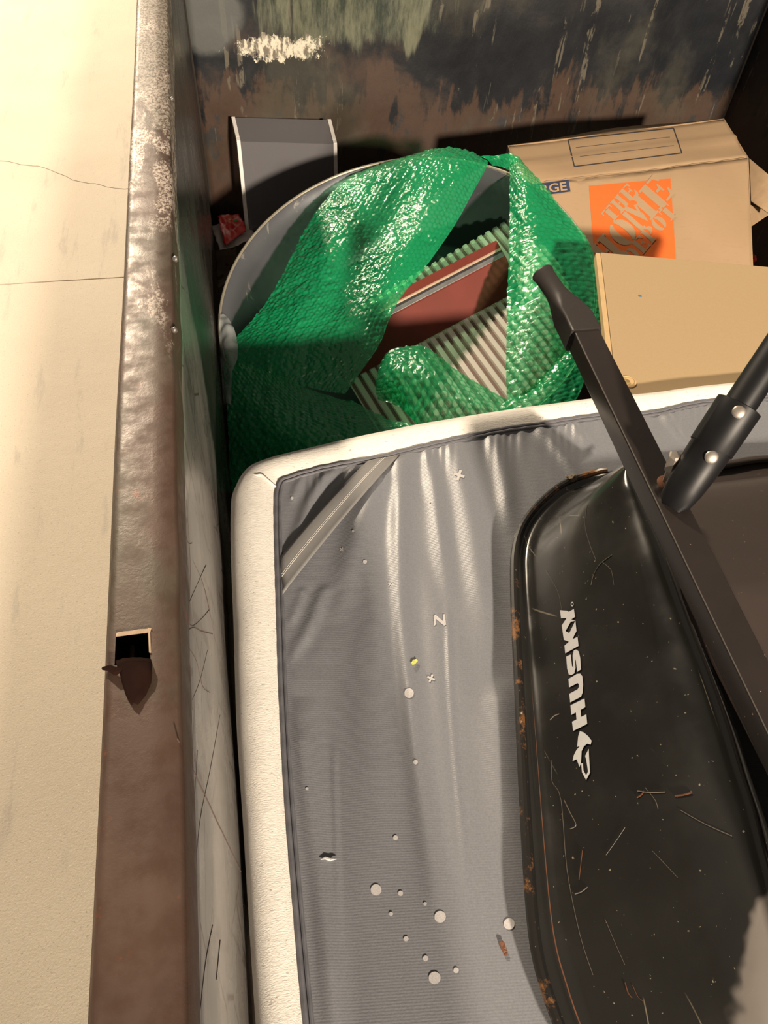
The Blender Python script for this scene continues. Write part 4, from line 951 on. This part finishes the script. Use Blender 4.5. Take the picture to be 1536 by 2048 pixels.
    # individual scratches
    for P, w, m in (([(1182, 1170), (1187, 1150), (1200, 1128), (1224, 1110)], .0009, M_edge), ([(1104, 1520), (1104, 1562), (1122, 1600), (1134, 1740), (1160, 1870), (1186, 1950)], .0005, M_brass), ([(1205, 1125), (1222, 1140), (1228, 1170)], .0006, M_edge),
                    ([(1305, 1702), (1330, 1728), (1355, 1755)], .0005, M_edge), ([(1250, 1655), (1230, 1685), (1212, 1710)], .0004, M_edge), ([(1360, 1620), (1410, 1648), (1464, 1672)], .0006, M_edge), ([(1210, 1838), (1232, 1890), (1250, 1930)], .0004, M_edge), ([(1150, 1788), (1162, 1784), (1175, 1774)], .0010, M_edge),
                    ([(1250, 1965), (1256, 1985), (1264, 1996)], .0010, M_rust), ([(1265, 1970), (1275, 1992), (1285, 2002)], .0006, M_rust), ([(1100, 1440), (1108, 1432), (1118, 1428)], .0012, M_brass), ([(1128, 1600), (1140, 1625), (1152, 1650), (1140, 1658)], .0009, M_edge), ([(1092, 1140), (1104, 1160), (1118, 1190), (1124, 1225)], .0004, M_edge),
                    ([(1275, 1582), (1300, 1585), (1330, 1584)], .0010, M_edge), ([(1290, 1575), (1310, 1600), (1316, 1618)], .0006, M_edge), ([(1350, 1592), (1366, 1590), (1384, 1585)], .0016, M_rust), ([(1274, 1595), (1282, 1590), (1288, 1582)], .0014, M_rust), ([(1174, 1010), (1170, 1050), (1180, 1090), (1192, 1120)], .0005, M_edge), ([(1165, 1700), (1162, 1725), (1158, 1760)], .0008, M_rust)):
        tube('scratch', [on(u, v, .0008) for u, v in smooth_pts(P, 4)], w*.5, M_rust if m == M_rust else M_scr, tr, 5)
    # --- handle: rectangular tube with grip
    P0 = pk(1158, 628, .585); P1 = pk(1456, 1229, .612); dr = (P1-P0).normalized(); P1 = P0+dr*1.35
    wv = Vector((0, 0, 1)).cross(dr).normalized()*-1
    if wv.x < 0: wv = -wv
    up = wv.cross(dr).normalized()
    if up.z < 0: up = -up
    w, hh = .0175, .030
    def sec4(c, w=w, h=hh, r=.003, n=8):
        out = []
        for (sx, sy) in ((1, 1), (-1, 1), (-1, -1), (1, -1)):
            base = c+wv*(sx*(w-r))+up*(-h/2+sy*(h/2-r)); a0 = {(1, 1): 0, (-1, 1): 90, (-1, -1): 180, (1, -1): 270}[(sx, sy)]
            for i in range(n): a_ = math.radians(a0+90*i/(n-1)); out.append(base+wv*r*math.cos(a_)+up*r*math.sin(a_))
        return out
    hb = rings('handle', [sec4(P0+dr*(1.35*i/10)) for i in range(11)], M_tube, T); auto(hb, 50)
    # grip: collar (rectangular) flaring to a round bar
    G0 = pk(1089, 524, .560); gd = (G0-P0); Lg = gd.length; gdn = gd.normalized()
    R_ = []
    def blend(c, t_, r_, dirv):
        S4 = sec4(c, .0205, .036, .004); ctr = c-up*.016; out = []
        a_ = dirv; s_ = wv-(a_*wv.dot(a_)); s_.normalize(); u_ = s_.cross(a_); u_ = u_ if u_.dot(up) > 0 else -u_
        for k_, q in enumerate(S4):
            ang = math.radians(5.625+11.25*k_); rd = ctr+(s_*math.cos(ang)+u_*math.sin(ang))*r_
            out.append(q.lerp(rd, t_))
        return out
    base = P0+dr*.030
    R_.append(blend(base+up*.002, 0, .014, gdn)); R_.append(blend(P0+up*.002, 0, .014, gdn)); R_.append(blend(P0+gdn*.012+up*.002, .10, .015, gdn))
    for s, t_, r_ in ((.30, .55, .0160), (.45, .90, .0150), (.58, 1, .0138), (.75, 1, .0136), (.92, 1, .0138), (.95, 1, .0150), (.98, 1, .0150), (.995, 1, .0142), (1.0, 1, .0120)):
        R_.append(blend(P0+gdn*(Lg*s)+up*.002*(1-s), t_, r_, gdn))
    g = rings('grip', R_, M_grip, hb); auto(g, 50)
    # second beam face under the leg: cross tube
    # --- leg: round tube in a riveted sleeve
    L0 = pk(1352, 1000, .598); L1 = pk(1560, 690, .470); ld = (L1-L0).normalized()
    toC = (Vector((0, 0, EYE))-L0); toC = (toC-ld*toC.dot(ld)).normalized(); sd = ld.cross(toC)
    leg = tube('leg', [L0+ld*.03, L0+ld*.12, L0+ld*.40], .0165, M_leg, T, 24)
    def ov(c, a, b, n=28): return [c+sd*(a*math.cos(2*math.pi*k/n))+toC*(b*math.sin(2*math.pi*k/n)) for k in range(n)]
    Ls_ = (pk(1478, 812, .52)-L0).dot(ld)
    R_ = []
    for s, a, b, o_ in ((-.010, .011, .006, .0), (-.002, .0165, .011, 0), (.014, .0195, .016, 0), (.036, .0212, .019, 0), (Ls_*.55, .0220, .0205, 0), (Ls_*.56, .0234, .0212, 0), (Ls_, .0238, .0218, 0), (Ls_+.001, .0215, .0198, 0), (Ls_-.006, .0175, .0170, 0)):
        R_.append(ov(L0+ld*s, a, b))
    sl = rings('leg_sleeve', R_, M_leg, leg, True, (True, False)); auto(sl, 40)
    def dome(nm, c, nrm, r, h, m, par, ax2=None):
        a = ax2 or nrm.orthogonal().normalized(); b = nrm.cross(a); R2 = []
        for t_ in (0, .25, .5, .75, .93):
            rr = r*math.cos(t_*math.pi/2); R2.append([c+(a*math.cos(k*math.pi/9)+b*math.sin(k*math.pi/9))*rr+nrm*(h*math.sin(t_*math.pi/2)) for k in range(18)])
        return rings(nm, R2, m, par, True, (False, True))
    for (u, v) in ((1474, 830), (1421, 918)):
        d = Vector(map(float, ray(u, v))); O_ = Vector((0, 0, EYE))
        # closest approach to the leg axis
        w0 = O_-L0; a_, b_, c_, d_, e_ = 1, d.dot(ld), 1, d.dot(w0), ld.dot(w0); dn_ = a_*c_-b_*b_
        tc = (a_*e_-b_*d_)/dn_; sc_ = (b_*e_-c_*d_)/dn_; axp = L0+ld*tc; off = (O_+d*sc_)-axp; off -= ld*off.dot(ld)
        ang = math.asin(max(-1, min(1, off.dot(sd)/.0215))); nn = (sd*math.sin(ang)+toC*math.cos(ang)).normalized()
        dome('rivet', axp+nn*.0208, nn, .0070, .0024, M_chrome, sl)
    # bolt with rusty washer on the handle
    bb = P0+dr*((pk(1322, 965, .60)-P0).dot(dr))+wv*.004
    dome('rusty_washer', bb, up, .0105, .003, M_rust, hb)
    R_ = []
    for s, r_ in ((0, .0052), (.016, .0052), (.018, .0076), (.036, .0074), (.038, .0055)):
        R_.append([bb+up*s+Vector((.0, .25*s, 0))+(wv*math.cos(k*math.pi/3)+dr*math.sin(k*math.pi/3))*r_ for k in range(6)])
    rings('bolt', R_, M_chrome, hb, smooth=False)
    # bright worn edge along the tube
    tube('worn_edge', [P0+dr*(.04+1.2*k/40)-wv*(w-.0004)+up*.0001 for k in range(41)], .0006, M_edge, hb, 5)
wheelbarrow()
